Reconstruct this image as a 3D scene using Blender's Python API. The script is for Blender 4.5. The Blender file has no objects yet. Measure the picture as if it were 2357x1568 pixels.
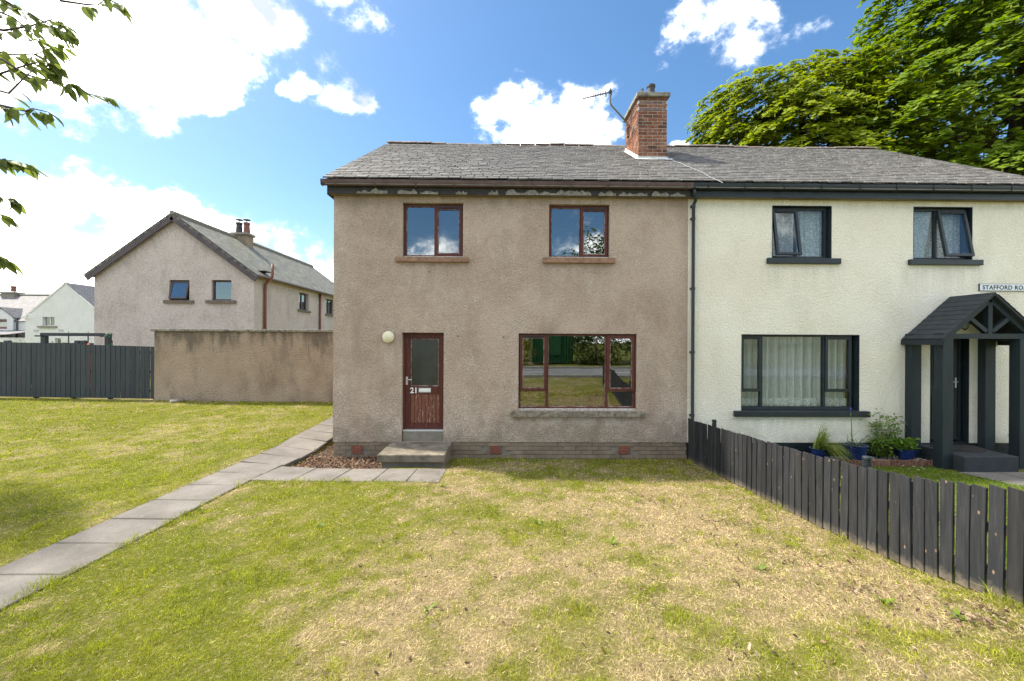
import bpy, math, random
import numpy as np
from mathutils import Vector, Matrix, Euler

random.seed(7)
rng = np.random.default_rng(11)
S = bpy.context.scene
COL = S.collection

# ------------------------------------------------------------------ camera
F = 943.0                       # focal length in pixels of a 2357 wide picture
CAMZ = 2.49
YAW, ROLL = 0.0133, 0.005
cam_d = bpy.data.cameras.new('camera')
cam_d.sensor_width = 36.0
cam_d.lens = 36.0 * F / 2357.0
cam_d.shift_y = 0.00085
cam_d.clip_start = 0.05
cam_d.clip_end = 2000
cam = bpy.data.objects.new('camera', cam_d)
COL.objects.link(cam)
CR = Matrix.Rotation(-YAW, 3, 'Z') @ Matrix.Rotation(math.pi/2, 3, 'X') @ Matrix.Rotation(ROLL, 3, 'Z')
cam.matrix_world = Matrix.Translation((0, 0, CAMZ)) @ CR.to_4x4()
S.camera = cam

# ------------------------------------------------------------------ sun, sky, exposure
SUN_EL = math.radians(54)
SUN_BEHIND = math.radians(19)   # sun stands to the left and a little behind the houses
sd = Vector((-math.cos(SUN_EL)*math.cos(SUN_BEHIND), math.cos(SUN_EL)*math.sin(SUN_BEHIND), math.sin(SUN_EL)))
sl = bpy.data.lights.new('sun', 'SUN')
sl.energy = 3.9
sl.angle = math.radians(3.0)
sl.color = (1.0, 0.93, 0.80)
sun = bpy.data.objects.new('sun', sl)
COL.objects.link(sun)
sun.rotation_euler = (-sd).to_track_quat('-Z', 'Y').to_euler()
sun.location = sd * 60

S.view_settings.view_transform = 'Standard'
S.view_settings.look = 'None'
S.view_settings.gamma = 1.0
S.view_settings.exposure = 1.23
S.view_settings.use_curve_mapping = False
S.render.resolution_x, S.render.resolution_y = 1024, 681
S.render.engine = 'CYCLES'
S.cycles.max_bounces = 8
S.cycles.transparent_max_bounces = 12

def ray(px, py):
    d = CR @ Vector(((px-1178.5)/F, -(py-786.0)/F, -1.0))
    return d
def at(px, py, Y):
    """world point seen at picture position (2357 wide) on the plane y = Y"""
    d = ray(px, py); t = Y/d.y
    return Vector((d.x*t, Y, CAMZ + d.z*t))
def atx(px, py, X):
    d = ray(px, py); t = X/d.x
    return Vector((X, d.y*t, CAMZ + d.z*t))

world = bpy.data.worlds.new('World')
S.world = world
world.use_nodes = True
def build_sky():
    nt = world.node_tree; N = nt.nodes; L = nt.links
    N.clear()
    out = N.new('ShaderNodeOutputWorld'); bg = N.new('ShaderNodeBackground')
    sky = N.new('ShaderNodeTexSky'); sky.sky_type = 'NISHITA'; sky.sun_disc = False
    sky.sun_elevation = SUN_EL
    sky.sun_rotation = math.atan2(sd.x, sd.y)
    sky.air_density = 1.0; sky.dust_density = 0.8; sky.ozone_density = 2.0
    tc = N.new('ShaderNodeTexCoord')
    nrm = N.new('ShaderNodeVectorMath'); nrm.operation = 'NORMALIZE'
    L.new(tc.outputs['Generated'], nrm.inputs[0])
    sc = N.new('ShaderNodeVectorMath'); sc.operation = 'MULTIPLY'; sc.inputs[1].default_value = (1, 1, 1.35)
    L.new(nrm.outputs[0], sc.inputs[0])
    # domain warp for ragged cumulus edges
    wn = N.new('ShaderNodeTexNoise'); wn.inputs['Scale'].default_value = 7; wn.inputs['Detail'].default_value = 4
    L.new(sc.outputs[0], wn.inputs['Vector'])
    ws = N.new('ShaderNodeVectorMath'); ws.operation = 'SUBTRACT'; ws.inputs[1].default_value = (.5, .5, .5)
    L.new(wn.outputs['Color'], ws.inputs[0])
    wm = N.new('ShaderNodeVectorMath'); wm.operation = 'SCALE'; wm.inputs['Scale'].default_value = 0.10
    L.new(ws.outputs[0], wm.inputs[0])
    wa = N.new('ShaderNodeVectorMath'); wa.operation = 'ADD'
    L.new(sc.outputs[0], wa.inputs[0]); L.new(wm.outputs[0], wa.inputs[1])
    P = wa.outputs[0]
    blobs = []
    for (x, y, r, g) in CLOUDS:
        d = ray(x, y).normalized()
        blobs.append((d, r/F*abs(d.y), g))
    r2 = random.Random(5)
    for i in range(34):          # the same fair-weather sky goes on all round
        az = math.radians(r2.uniform(66, 294)); el = math.radians(r2.choice([7, 10, 14, 18, 34, 42, 55, 70])+r2.uniform(-4, 4))
        if 148 < math.degrees(az) < 212 and el > .19: el = math.radians(r2.uniform(5, 8)) if el < .5 else el
        d = Vector((math.sin(az)*math.cos(el), math.cos(az)*math.cos(el), math.sin(el)))
        blobs.append((d, r2.uniform(.10, .26), 1.0))
    prev = None
    for d, r, g in blobs:
        c = Vector((d.x, d.y, d.z*1.35))
        dn = N.new('ShaderNodeVectorMath'); dn.operation = 'DISTANCE'
        L.new(P, dn.inputs[0]); dn.inputs[1].default_value = c
        m = N.new('ShaderNodeMath'); m.operation = 'MULTIPLY_ADD'
        L.new(dn.outputs['Value'], m.inputs[0]); m.inputs[1].default_value = -g/r; m.inputs[2].default_value = g
        if prev is None: prev = m.outputs[0]
        else:
            mx = N.new('ShaderNodeMath'); mx.operation = 'SMOOTH_MAX'; mx.inputs[2].default_value = 0.25
            L.new(prev, mx.inputs[0]); L.new(m.outputs[0], mx.inputs[1]); prev = mx.outputs[0]
    n1 = N.new('ShaderNodeTexNoise'); n1.inputs['Scale'].default_value = 11; n1.inputs['Detail'].default_value = 9
    n1.inputs['Roughness'].default_value = 0.66
    L.new(sc.outputs[0], n1.inputs['Vector'])
    a = N.new('ShaderNodeMath'); a.operation = 'MULTIPLY_ADD'; a.inputs[1].default_value = 2.5
    L.new(n1.outputs['Fac'], a.inputs[0]); L.new(prev, a.inputs[2])
    mr = N.new('ShaderNodeMapRange'); mr.interpolation_type = 'SMOOTHSTEP'
    mr.inputs['From Min'].default_value = 1.05; mr.inputs['From Max'].default_value = 1.85
    L.new(a.outputs[0], mr.inputs['Value'])
    pw = N.new('ShaderNodeMath'); pw.operation = 'POWER'; pw.inputs[1].default_value = 2.0; L.new(mr.outputs[0], pw.inputs[0])
    # body of the cloud: white with faint blue-grey hollows
    n2 = N.new('ShaderNodeTexNoise'); n2.inputs['Scale'].default_value = 5; n2.inputs['Detail'].default_value = 6
    L.new(wa.outputs[0], n2.inputs['Vector'])
    cr = N.new('ShaderNodeValToRGB')
    cr.color_ramp.elements[0].position = .34; cr.color_ramp.elements[0].color = (.36, .40, .45, 1)
    cr.color_ramp.elements[1].position = .56; cr.color_ramp.elements[1].color = (2.45, 2.4, 2.3, 1)
    L.new(n2.outputs['Fac'], cr.inputs[0])
    hs = N.new('ShaderNodeHueSaturation'); hs.inputs['Saturation'].default_value = 1.22; hs.inputs['Value'].default_value = 0.102
    L.new(sky.outputs[0], hs.inputs['Color'])
    sk = N.new('ShaderNodeVectorMath'); sk.operation = 'MULTIPLY'; sk.inputs[1].default_value = (.97, .97, .92); L.new(hs.outputs[0], sk.inputs[0])
    mix = N.new('ShaderNodeMix'); mix.data_type = 'RGBA'
    L.new(pw.outputs[0], mix.inputs['Factor']); L.new(sk.outputs[0], mix.inputs['A']); L.new(cr.outputs[0], mix.inputs['B'])
    L.new(mix.outputs['Result'], bg.inputs['Color']); bg.inputs['Strength'].default_value = 1.0
    L.new(bg.outputs[0], out.inputs[0])
CLOUDS = [(-60,120,190,1),(90,150,140,1),(250,130,150,1),(400,150,120,1),(500,120,110,1),(520,205,50,1),(560,30,110,1),
          (660,60,70,1),(330,20,140,1),(20,225,60,1),(460,215,60,1),(690,186,34,.9),(650,190,26,.9),(730,190,22,.8),(790,225,48,1),(840,240,40,1),
          (780,205,30,.9),(1170,255,55,1),(1230,285,90,1),(1310,265,85,1),(1350,305,70,1),(1250,335,100,1),(1400,200,26,.35),(1120,235,30,.4),(800,0,70,.45),
          (1630,60,60,.45),(1710,50,85,.48),(1690,105,60,.42),(1585,110,40,.32),(1790,45,45,.30),(1600,30,40,.3),(1570,336,20,.9),(755,145,20,.3),
          (40,470,100,1),(160,455,80,1),(290,480,90,1),(400,470,50,.9),(430,530,100,1),(560,545,90,1),(660,590,90,1),(760,640,90,1),(120,580,150,1),(300,610,150,1),(-80,600,160,1),(500,650,150,1)]
build_sky()

# ------------------------------------------------------------------ helpers
WL = {}
def wloc(o): return WL.get(o, Vector((0, 0, 0)))
def tag(o, label=None, cat=None, group=None, kind=None):
    if label: o['label'] = label
    if cat: o['category'] = cat
    if group: o['group'] = group
    if kind: o['kind'] = kind
    return o
def link(o, parent=None, loc=(0, 0, 0)):
    COL.objects.link(o)
    loc = Vector(loc)
    o.location = loc
    WL[o] = loc
    if parent is not None:
        o.parent = parent
        o.matrix_parent_inverse = Matrix.Translation(-wloc(parent))
    return o
def thing(name, loc, label, cat, group=None):
    o = bpy.data.objects.new(name, None)
    o.empty_display_size = .2
    link(o, None, loc)
    return tag(o, label, cat, group)

class MB:
    def __init__(s): s.v = []; s.f = []
    def quad(s, *p):
        n = len(s.v); s.v += [tuple(q) for q in p]; s.f.append(tuple(range(n, n+len(p)))); return s
    def box(s, x0, x1, y0, y1, z0, z1):
        n = len(s.v)
        s.v += [(x0,y0,z0),(x1,y0,z0),(x1,y1,z0),(x0,y1,z0),(x0,y0,z1),(x1,y0,z1),(x1,y1,z1),(x0,y1,z1)]
        s.f += [tuple(n+i for i in q) for q in ((0,3,2,1),(4,5,6,7),(0,1,5,4),(1,2,6,5),(2,3,7,6),(3,0,4,7))]
        return s
    def bar(s, a, b, w, h, up=(0, 0, 1)):
        a = Vector(a); b = Vector(b); d = (b-a).normalized(); up = Vector(up)
        r = d.cross(up)
        if r.length < 1e-5: r = d.cross(Vector((0, 1, 0)))
        r.normalize(); u = r.cross(d)
        n = len(s.v)
        for p in (a, b):
            for (i, j) in ((-1,-1),(1,-1),(1,1),(-1,1)):
                s.v.append(tuple(p + r*(i*w/2) + u*(j*h/2)))
        s.f += [tuple(n+i for i in q) for q in ((0,1,2,3),(7,6,5,4),(0,4,5,1),(1,5,6,2),(2,6,7,3),(3,7,4,0))]
        return s
    def tube(s, pts, rad, n=8, cap=True):
        pts = [Vector(p) for p in pts]
        if not hasattr(rad, '__len__'): rad = [rad]*len(pts)
        base = len(s.v); prev = None
        for i, p in enumerate(pts):
            d = (pts[min(i+1, len(pts)-1)] - pts[max(i-1, 0)])
            d = d.normalized() if d.length > 0 else Vector((0, 0, 1))
            ref = prev if prev is not None else (Vector((1, 0, 0)) if abs(d.x) < .9 else Vector((0, 1, 0)))
            r = ref - d*ref.dot(d); r.normalize(); prev = r; u = d.cross(r)
            for k in range(n):
                a = 2*math.pi*k/n
                s.v.append(tuple(p + (r*math.cos(a) + u*math.sin(a))*rad[i]))
        for i in range(len(pts)-1):
            for k in range(n):
                a0 = base+i*n+k; a1 = base+i*n+(k+1) % n
                s.f.append((a0, a1, a1+n, a0+n))
        if cap:
            s.f.append(tuple(base+k for k in range(n))[::-1])
            s.f.append(tuple(base+(len(pts)-1)*n+k for k in range(n)))
        return s
    def lathe(s, prof, c, n=20, axis='Z'):
        base = len(s.v); c = Vector(c)
        for (r, h) in prof:
            for k in range(n):
                a = 2*math.pi*k/n
                if axis == 'Z': s.v.append((c.x+r*math.cos(a), c.y+r*math.sin(a), c.z+h))
                else: s.v.append((c.x+r*math.cos(a), c.y-h, c.z+r*math.sin(a)))
        for i in range(len(prof)-1):
            for k in range(n):
                a0 = base+i*n+k; a1 = base+i*n+(k+1) % n
                s.f.append((a0, a1, a1+n, a0+n))
        s.f.append(tuple(base+k for k in range(n))[::-1])
        s.f.append(tuple(base+(len(prof)-1)*n+k for k in range(n)))
        return s
    def plate(s, x0, x1, z0, z1, holes, y0, y1):
        """upright plate facing -y with rectangular holes right through it"""
        xs = sorted({x0, x1, *[min(max(h[i], x0), x1) for h in holes for i in (0, 1)]})
        zs = sorted({z0, z1, *[min(max(h[i], z0), z1) for h in holes for i in (2, 3)]})
        def fill(i, j):
            if i < 0 or j < 0 or i >= len(xs)-1 or j >= len(zs)-1: return False
            cx = (xs[i]+xs[i+1])/2; cz = (zs[j]+zs[j+1])/2
            return not any(h[0] < cx < h[1] and h[2] < cz < h[3] for h in holes)
        for i in range(len(xs)-1):
            for j in range(len(zs)-1):
                if not fill(i, j): continue
                a, b, c, d = xs[i], xs[i+1], zs[j], zs[j+1]
                s.quad((a,y0,c),(b,y0,c),(b,y0,d),(a,y0,d))
                s.quad((b,y1,c),(a,y1,c),(a,y1,d),(b,y1,d))
                if not fill(i-1, j): s.quad((a,y1,c),(a,y0,c),(a,y0,d),(a,y1,d))
                if not fill(i+1, j): s.quad((b,y0,c),(b,y1,c),(b,y1,d),(b,y0,d))
                if not fill(i, j-1): s.quad((a,y1,c),(b,y1,c),(b,y0,c),(a,y0,c))
                if not fill(i, j+1): s.quad((a,y0,d),(b,y0,d),(b,y1,d),(a,y1,d))
        return s
    def rot(s, M, piv):
        piv = Vector(piv)
        s.v = [tuple(piv + M @ (Vector(p)-piv)) for p in s.v]; return s
    def mesh(s, name, mat, smooth=False, center=True):
        me = bpy.data.meshes.new(name)
        v = np.array(s.v, dtype=float)
        c = (v.min(0)+v.max(0))/2 if center else np.zeros(3)
        me.from_pydata([tuple(p) for p in (v-c)], [], s.f)
        if mat: me.materials.append(mat)
        if smooth:
            me.polygons.foreach_set('use_smooth', [True]*len(me.polygons))
        me.update()
        return me, Vector(c)
    def build(s, name, mat, parent=None, smooth=False, bevel=0, kind=None):
        me, c = s.mesh(name, mat, smooth)
        o = bpy.data.objects.new(name, me)
        link(o, parent, c)
        if bevel:
            m = o.modifiers.new('bevel', 'BEVEL'); m.width = bevel; m.segments = 2; m.limit_method = 'ANGLE'
        if kind: o['kind'] = kind
        return o

def np_mesh(name, V, faces_idx, nper, mat, attrs=None, smooth=False):
    """V (n,3), faces_idx (m,nper)"""
    me = bpy.data.meshes.new(name)
    me.vertices.add(len(V)); me.vertices.foreach_set('co', np.ascontiguousarray(V, dtype=np.float32).ravel())
    m = len(faces_idx)
    me.loops.add(m*nper); me.loops.foreach_set('vertex_index', np.ascontiguousarray(faces_idx, dtype=np.int32).ravel())
    me.polygons.add(m)
    me.polygons.foreach_set('loop_start', np.arange(m, dtype=np.int32)*nper)
    try: me.polygons.foreach_set('loop_total', np.full(m, nper, dtype=np.int32))
    except Exception: pass
    me.polygons.foreach_set('use_smooth', np.full(m, bool(smooth)))
    me.update(calc_edges=True)
    if attrs:
        for k, a in attrs.items():
            at_ = me.attributes.new(k, 'FLOAT_COLOR', 'POINT')
            at_.data.foreach_set('color', np.ascontiguousarray(a, dtype=np.float32).ravel())
    me.materials.append(mat)
    return me

# numpy value noise
_T = np.random.default_rng(3).random((256, 256))
def vnoise(x, y, s=0):
    x = np.asarray(x, float)+s*17.3; y = np.asarray(y, float)+s*9.1
    ix = np.floor(x).astype(int); iy = np.floor(y).astype(int); fx = x-ix; fy = y-iy
    fx = fx*fx*(3-2*fx); fy = fy*fy*(3-2*fy)
    g = lambda a, b: _T[a % 256, b % 256]
    return (g(ix, iy)*(1-fx)+g(ix+1, iy)*fx)*(1-fy)+(g(ix, iy+1)*(1-fx)+g(ix+1, iy+1)*fx)*fy
def fbm(x, y, s=0, o=4):
    r = 0; a = .5; t = 0
    for i in range(o):
        r = r+a*vnoise(x*2**i, y*2**i, s+i); t += a; a *= .55
    return r/t

# ------------------------------------------------------------------ materials
MATS = {}
def newmat(name):
    m = bpy.data.materials.new(name); m.use_nodes = True; MATS[name] = m
    nt = m.node_tree; b = nt.nodes['Principled BSDF']
    return m, nt, b
def pos(nt, scale=(1, 1, 1)):
    g = nt.nodes.new('ShaderNodeNewGeometry')
    if scale == (1, 1, 1): return g.outputs['Position']
    v = nt.nodes.new('ShaderNodeVectorMath'); v.operation = 'MULTIPLY'; v.inputs[1].default_value = scale
    nt.links.new(g.outputs['Position'], v.inputs[0]); return v.outputs[0]
def noise(nt, scale, detail=5, rough=.55, vec=None, out='Fac'):
    n = nt.nodes.new('ShaderNodeTexNoise'); n.inputs['Scale'].default_value = scale
    n.inputs['Detail'].default_value = detail; n.inputs['Roughness'].default_value = rough
    nt.links.new(vec if vec is not None else pos(nt), n.inputs['Vector']); return n.outputs[out]
def ramp(nt, fac, stops):
    r = nt.nodes.new('ShaderNodeValToRGB'); e = r.color_ramp.elements
    while len(e) < len(stops): e.new(.5)
    for i, (p, c) in enumerate(stops):
        e[i].position = p; e[i].color = (c[0], c[1], c[2], 1) if hasattr(c, '__len__') else (c, c, c, 1)
    nt.links.new(fac, r.inputs[0]); return r.outputs[0]
def mixc(nt, fac, a, b, mode='MIX'):
    m = nt.nodes.new('ShaderNodeMix'); m.data_type = 'RGBA'; m.blend_type = mode
    if isinstance(fac, (int, float)): m.inputs['Factor'].default_value = fac
    else: nt.links.new(fac, m.inputs['Factor'])
    for k, x in (('A', a), ('B', b)):
        if isinstance(x, tuple): m.inputs[k].default_value = (*x[:3], 1)
        else: nt.links.new(x, m.inputs[k])
    return m.outputs['Result']
def mth(nt, op, a, b=None, c=None):
    m = nt.nodes.new('ShaderNodeMath'); m.operation = op
    for i, x in enumerate((a, b, c)):
        if x is None: continue
        if isinstance(x, (int, float)): m.inputs[i].default_value = x
        else: nt.links.new(x, m.inputs[i])
    return m.outputs[0]
def bump(nt, b, h, strength, dist):
    n = nt.nodes.new('ShaderNodeBump'); n.inputs['Strength'].default_value = strength; n.inputs['Distance'].default_value = dist
    nt.links.new(h, n.inputs['Height']); nt.links.new(n.outputs[0], b.inputs['Normal'])
def rnd_val(nt, col, amount):
    """per-object and per-island brightness variation"""
    oi = nt.nodes.new('ShaderNodeObjectInfo'); g = nt.nodes.new('ShaderNodeNewGeometry')
    s = mth(nt, 'FRACT', mth(nt, 'ADD', oi.outputs['Random'], g.outputs['Random Per Island']))
    v = mth(nt, 'MULTIPLY_ADD', s, 2*amount, 1-amount)
    h = nt.nodes.new('ShaderNodeHueSaturation'); nt.links.new(v, h.inputs['Value']); nt.links.new(col, h.inputs['Color'])
    return h.outputs[0], s
def pmat(name, c1, c2, scale=6, rough=.8, bmp=0, bscale=60, bdist=.01, rnd=0, metal=0, spec=.4, detail=6, stretch=(1, 1, 1), lo=.35, hi=.65):
    m, nt, b = newmat(name)
    c = ramp(nt, noise(nt, scale, detail, .6, pos(nt, stretch)), [(lo, c1), (hi, c2)])
    if rnd: c, _ = rnd_val(nt, c, rnd)
    nt.links.new(c, b.inputs['Base Color'])
    b.inputs['Roughness'].default_value = rough; b.inputs['Metallic'].default_value = metal
    b.inputs['Specular IOR Level'].default_value = spec
    if bmp: bump(nt, b, noise(nt, bscale, 4, .6, pos(nt, stretch)), bmp, bdist)
    return m

def harl(name, c1, c2, pale, pale_amt, dark, dark_amt, cell=55, bs=.55, low=None, streak_top=None, runs=(), foot=None, spk=.42):
    """roughcast wall: coarse stones in lime, big soft weather patches, pale worn spots with their own outline"""
    m, nt, b = newmat(name)
    c = ramp(nt, noise(nt, .9, 6, .65), [(.36, c1), (.64, c2)])
    sp = noise(nt, cell, 3, .7)
    c = mixc(nt, ramp(nt, sp, [(.40, 0), (.62, spk)]), c, tuple(min(1, x*1.5) for x in c2))
    c = mixc(nt, ramp(nt, sp, [(.30, spk), (.45, 0)]), c, tuple(x*.5 for x in c1))
    vo = nt.nodes.new('ShaderNodeTexVoronoi'); vo.inputs['Scale'].default_value = cell*.8
    nt.links.new(pos(nt), vo.inputs['Vector'])
    if pale_amt:
        fine = ramp(nt, noise(nt, 34, 4, .75), [(.50, 0), (.60, 1)])
        patch = noise(nt, 1.5, 5, .6, pos(nt, (1, 1, .55)))
        if low is not None:
            sx = nt.nodes.new('ShaderNodeSeparateXYZ'); nt.links.new(pos(nt), sx.inputs[0])
            hz = nt.nodes.new('ShaderNodeMapRange'); nt.links.new(sx.outputs['Z'], hz.inputs['Value'])
            hz.inputs['From Min'].default_value = low[0]; hz.inputs['From Max'].default_value = low[1]
            hz.inputs['To Min'].default_value = .13; hz.inputs['To Max'].default_value = -.05
            patch = mth(nt, 'ADD', patch, hz.outputs[0])
        pm = ramp(nt, patch, [(.48, 0), (.63, 1)])
        c = mixc(nt, mth(nt, 'MULTIPLY', mth(nt, 'MULTIPLY', pm, fine), pale_amt), c, pale)
    if dark_amt:
        dk = ramp(nt, noise(nt, 1.1, 6, .65, pos(nt, (1.6, 1.6, .7))), [(.50, 0), (.68, 1)])
        c = mixc(nt, mth(nt, 'MULTIPLY', dk, dark_amt), c, dark)
    if streak_top is not None:
        sx = nt.nodes.new('ShaderNodeSeparateXYZ'); nt.links.new(pos(nt), sx.inputs[0])
        hz = nt.nodes.new('ShaderNodeMapRange'); nt.links.new(sx.outputs['Z'], hz.inputs['Value'])
        hz.inputs['From Min'].default_value = streak_top[0]; hz.inputs['From Max'].default_value = streak_top[1]
        hz.inputs['To Min'].default_value = -.30; hz.inputs['To Max'].default_value = .16
        st = mth(nt, 'ADD', noise(nt, 2.6, 6, .65, pos(nt, (1, 1, .22))), hz.outputs[0])
        c = mixc(nt, mth(nt, 'MULTIPLY', ramp(nt, st, [(.50, 0), (.66, 1)]), .62), c, (.055, .05, .042))
    if runs or foot:
        sx = nt.nodes.new('ShaderNodeSeparateXYZ'); nt.links.new(pos(nt), sx.inputs[0])
        stn = noise(nt, 3.4, 6, .65, pos(nt, (1.6, 1, .16)))
        def mr(v, a, b_, c_, d_):
            n_ = nt.nodes.new('ShaderNodeMapRange'); nt.links.new(v, n_.inputs['Value'])
            for k_, q_ in zip(('From Min', 'From Max', 'To Min', 'To Max'), (a, b_, c_, d_)): n_.inputs[k_].default_value = q_
            return n_.outputs[0]
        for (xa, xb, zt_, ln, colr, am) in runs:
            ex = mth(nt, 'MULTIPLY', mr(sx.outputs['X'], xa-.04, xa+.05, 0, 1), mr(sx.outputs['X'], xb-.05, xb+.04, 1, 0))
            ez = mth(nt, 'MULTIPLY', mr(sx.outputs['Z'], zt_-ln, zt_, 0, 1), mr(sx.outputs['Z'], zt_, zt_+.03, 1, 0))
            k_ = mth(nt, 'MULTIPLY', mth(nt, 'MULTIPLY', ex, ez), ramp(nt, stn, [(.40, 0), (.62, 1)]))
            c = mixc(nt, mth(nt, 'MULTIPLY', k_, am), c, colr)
        if foot:
            k_ = ramp(nt, mth(nt, 'ADD', noise(nt, 2.2, 6, .7), mr(sx.outputs['Z'], foot[0], foot[1], .14, -.22)), [(.48, 0), (.64, 1)])
            c = mixc(nt, mth(nt, 'MULTIPLY', k_, foot[2]), c, foot[3])
    nt.links.new(c, b.inputs['Base Color'])
    b.inputs['Roughness'].default_value = .93; b.inputs['Specular IOR Level'].default_value = .15
    h = mth(nt, 'ADD', mth(nt, 'MULTIPLY', vo.outputs['Distance'], -.8), noise(nt, cell*.7, 4, .7))
    bump(nt, b, h, bs, .03)
    return m

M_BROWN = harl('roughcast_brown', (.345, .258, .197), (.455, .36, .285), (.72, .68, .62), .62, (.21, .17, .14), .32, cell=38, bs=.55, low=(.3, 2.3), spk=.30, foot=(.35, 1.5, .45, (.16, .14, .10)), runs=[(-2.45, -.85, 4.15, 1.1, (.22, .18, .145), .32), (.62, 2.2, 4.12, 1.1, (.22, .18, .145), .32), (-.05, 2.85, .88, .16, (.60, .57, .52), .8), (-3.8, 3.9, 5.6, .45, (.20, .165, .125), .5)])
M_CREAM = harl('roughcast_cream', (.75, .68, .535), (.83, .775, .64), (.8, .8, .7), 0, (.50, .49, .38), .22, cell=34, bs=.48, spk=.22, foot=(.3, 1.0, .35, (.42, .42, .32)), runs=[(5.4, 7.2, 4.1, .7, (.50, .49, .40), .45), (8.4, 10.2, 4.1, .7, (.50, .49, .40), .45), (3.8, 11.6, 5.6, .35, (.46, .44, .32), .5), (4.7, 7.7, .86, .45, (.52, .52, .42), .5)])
M_BACK = harl('roughcast_pinkgrey', (.39, .335, .305), (.48, .42, .39), (.56, .52, .48), .3, (.29, .26, .23), .5, cell=22, bs=.5)
M_GWALL = harl('roughcast_garden_wall', (.27, .20, .145), (.38, .295, .22), (.55, .50, .42), .55, (.15, .115, .085), .5, cell=30, bs=.9, low=(.2, 1.8), streak_top=(1.2, 2.8))
M_WHITE = harl('white_render', (.56, .56, .55), (.62, .62, .61), (.6, .6, .6), 0, (.50, .50, .49), .25, cell=14, bs=.3)

def redwood():
    m, nt, b = newmat('worn_red_wood_stain')
    g = noise(nt, 14, 5, .6, pos(nt, (1, 1, .12)))
    c = ramp(nt, g, [(.3, (.066, .016, .011)), (.7, (.118, .034, .022))])
    w = ramp(nt, noise(nt, 30, 6, .75, pos(nt, (1, 1, .25))), [(.62, 0), (.70, 1)])
    c = mixc(nt, mth(nt, 'MULTIPLY', w, .55), c, (.42, .35, .30))
    nt.links.new(c, b.inputs['Base Color']); b.inputs['Roughness'].default_value = .5; b.inputs['Specular IOR Level'].default_value = .35
    bump(nt, b, g, .15, .005); return m
M_RED = redwood()
def redboard():
    m, nt, b = newmat('flaking_red_board')
    g = noise(nt, 12, 5, .6, pos(nt, (1, 1, .15)))
    c = ramp(nt, g, [(.3, (.13, .040, .022)), (.7, (.20, .070, .038))])
    w = ramp(nt, noise(nt, 22, 6, .7, pos(nt, (1.2, 1, .35))), [(.57, 0), (.64, 1)])
    c = mixc(nt, mth(nt, 'MULTIPLY', w, .75), c, (.45, .34, .27))
    nt.links.new(c, b.inputs['Base Color']); b.inputs['Roughness'].default_value = .6
    bump(nt, b, w, -.2, .003); return m
M_REDB = redboard()
M_PUTTY = pmat('flaked_white_bead', (.14, .055, .042), (.42, .37, .33), 9, .8, lo=.42, hi=.66)
M_WBAR = pmat('bleached_weather_bar', (.26, .22, .19), (.58, .55, .50), 26, .8, lo=.35, hi=.55)
M_SILLB = pmat('red_sandstone_sill', (.20, .115, .075), (.33, .20, .13), 9, .9, .3, 70, .01)
M_SILLG = pmat('dull_brown_sill', (.12, .095, .075), (.18, .145, .115), 8, .9)
M_SILLW = pmat('lichened_concrete_sill', (.13, .11, .08), (.30, .262, .205), 11, .95, .5, 60, .015, lo=.36, hi=.62)
M_CONC = pmat('worn_concrete', (.15, .132, .105), (.25, .222, .18), 3.5, .92, .35, 60, .012)
M_STEP = pmat('mossy_concrete_step', (.10, .088, .065), (.235, .20, .155), 4.2, .93, .4, 55, .012)
def slabmat():
    m, nt, b = newmat('path_slab')
    c = ramp(nt, noise(nt, 1.6, 6, .65), [(.34, (.135, .122, .109)), (.66, (.215, .196, .178))])
    c, _ = rnd_val(nt, c, .04)
    c = mixc(nt, ramp(nt, noise(nt, 70, 4, .7), [(.34, .55), (.48, 0)]), c, (.075, .068, .060))
    c = mixc(nt, ramp(nt, noise(nt, 5.5, 6, .7), [(.56, 0), (.70, .6)]), c, (.10, .098, .062))
    c = mixc(nt, ramp(nt, noise(nt, 11, 5, .7), [(.62, 0), (.72, .5)]), c, (.30, .28, .25))
    tc = nt.nodes.new('ShaderNodeTexCoord'); sx = nt.nodes.new('ShaderNodeSeparateXYZ'); nt.links.new(tc.outputs['Generated'], sx.inputs[0])
    e = [mth(nt, 'ABSOLUTE', mth(nt, 'SUBTRACT', sx.outputs[k], .5)) for k in ('X', 'Y')]
    ed = mth(nt, 'ADD', mth(nt, 'MAXIMUM', e[0], e[1]), mth(nt, 'MULTIPLY_ADD', noise(nt, 9, 5, .7), .16, -.08))
    c = mixc(nt, ramp(nt, ed, [(.455, 0), (.50, .40)]), c, (.095, .088, .060))
    nt.links.new(c, b.inputs['Base Color']); b.inputs['Roughness'].default_value = .95; b.inputs['Specular IOR Level'].default_value = .2
    bump(nt, b, noise(nt, 80, 5, .7), .4, .01); return m
M_SLAB = slabmat()
M_MORTAR = pmat('grey_mortar', (.27, .24, .20), (.36, .32, .27), 20, .95)
M_PBRICK = pmat('grime_covered_brick', (.19, .147, .102), (.28, .22, .158), 4, .93, .35, 60, .008, rnd=.10)
M_TERRA = pmat('terracotta', (.24, .085, .055), (.33, .13, .085), 14, .85, .2, 60, .005)
M_CMORT = pmat('pale_chimney_mortar', (.40, .36, .31), (.55, .51, .45), 20, .95)
M_PMORT = pmat('grimy_plinth_mortar', (.19, .165, .13), (.26, .225, .18), 20, .95)
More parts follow.
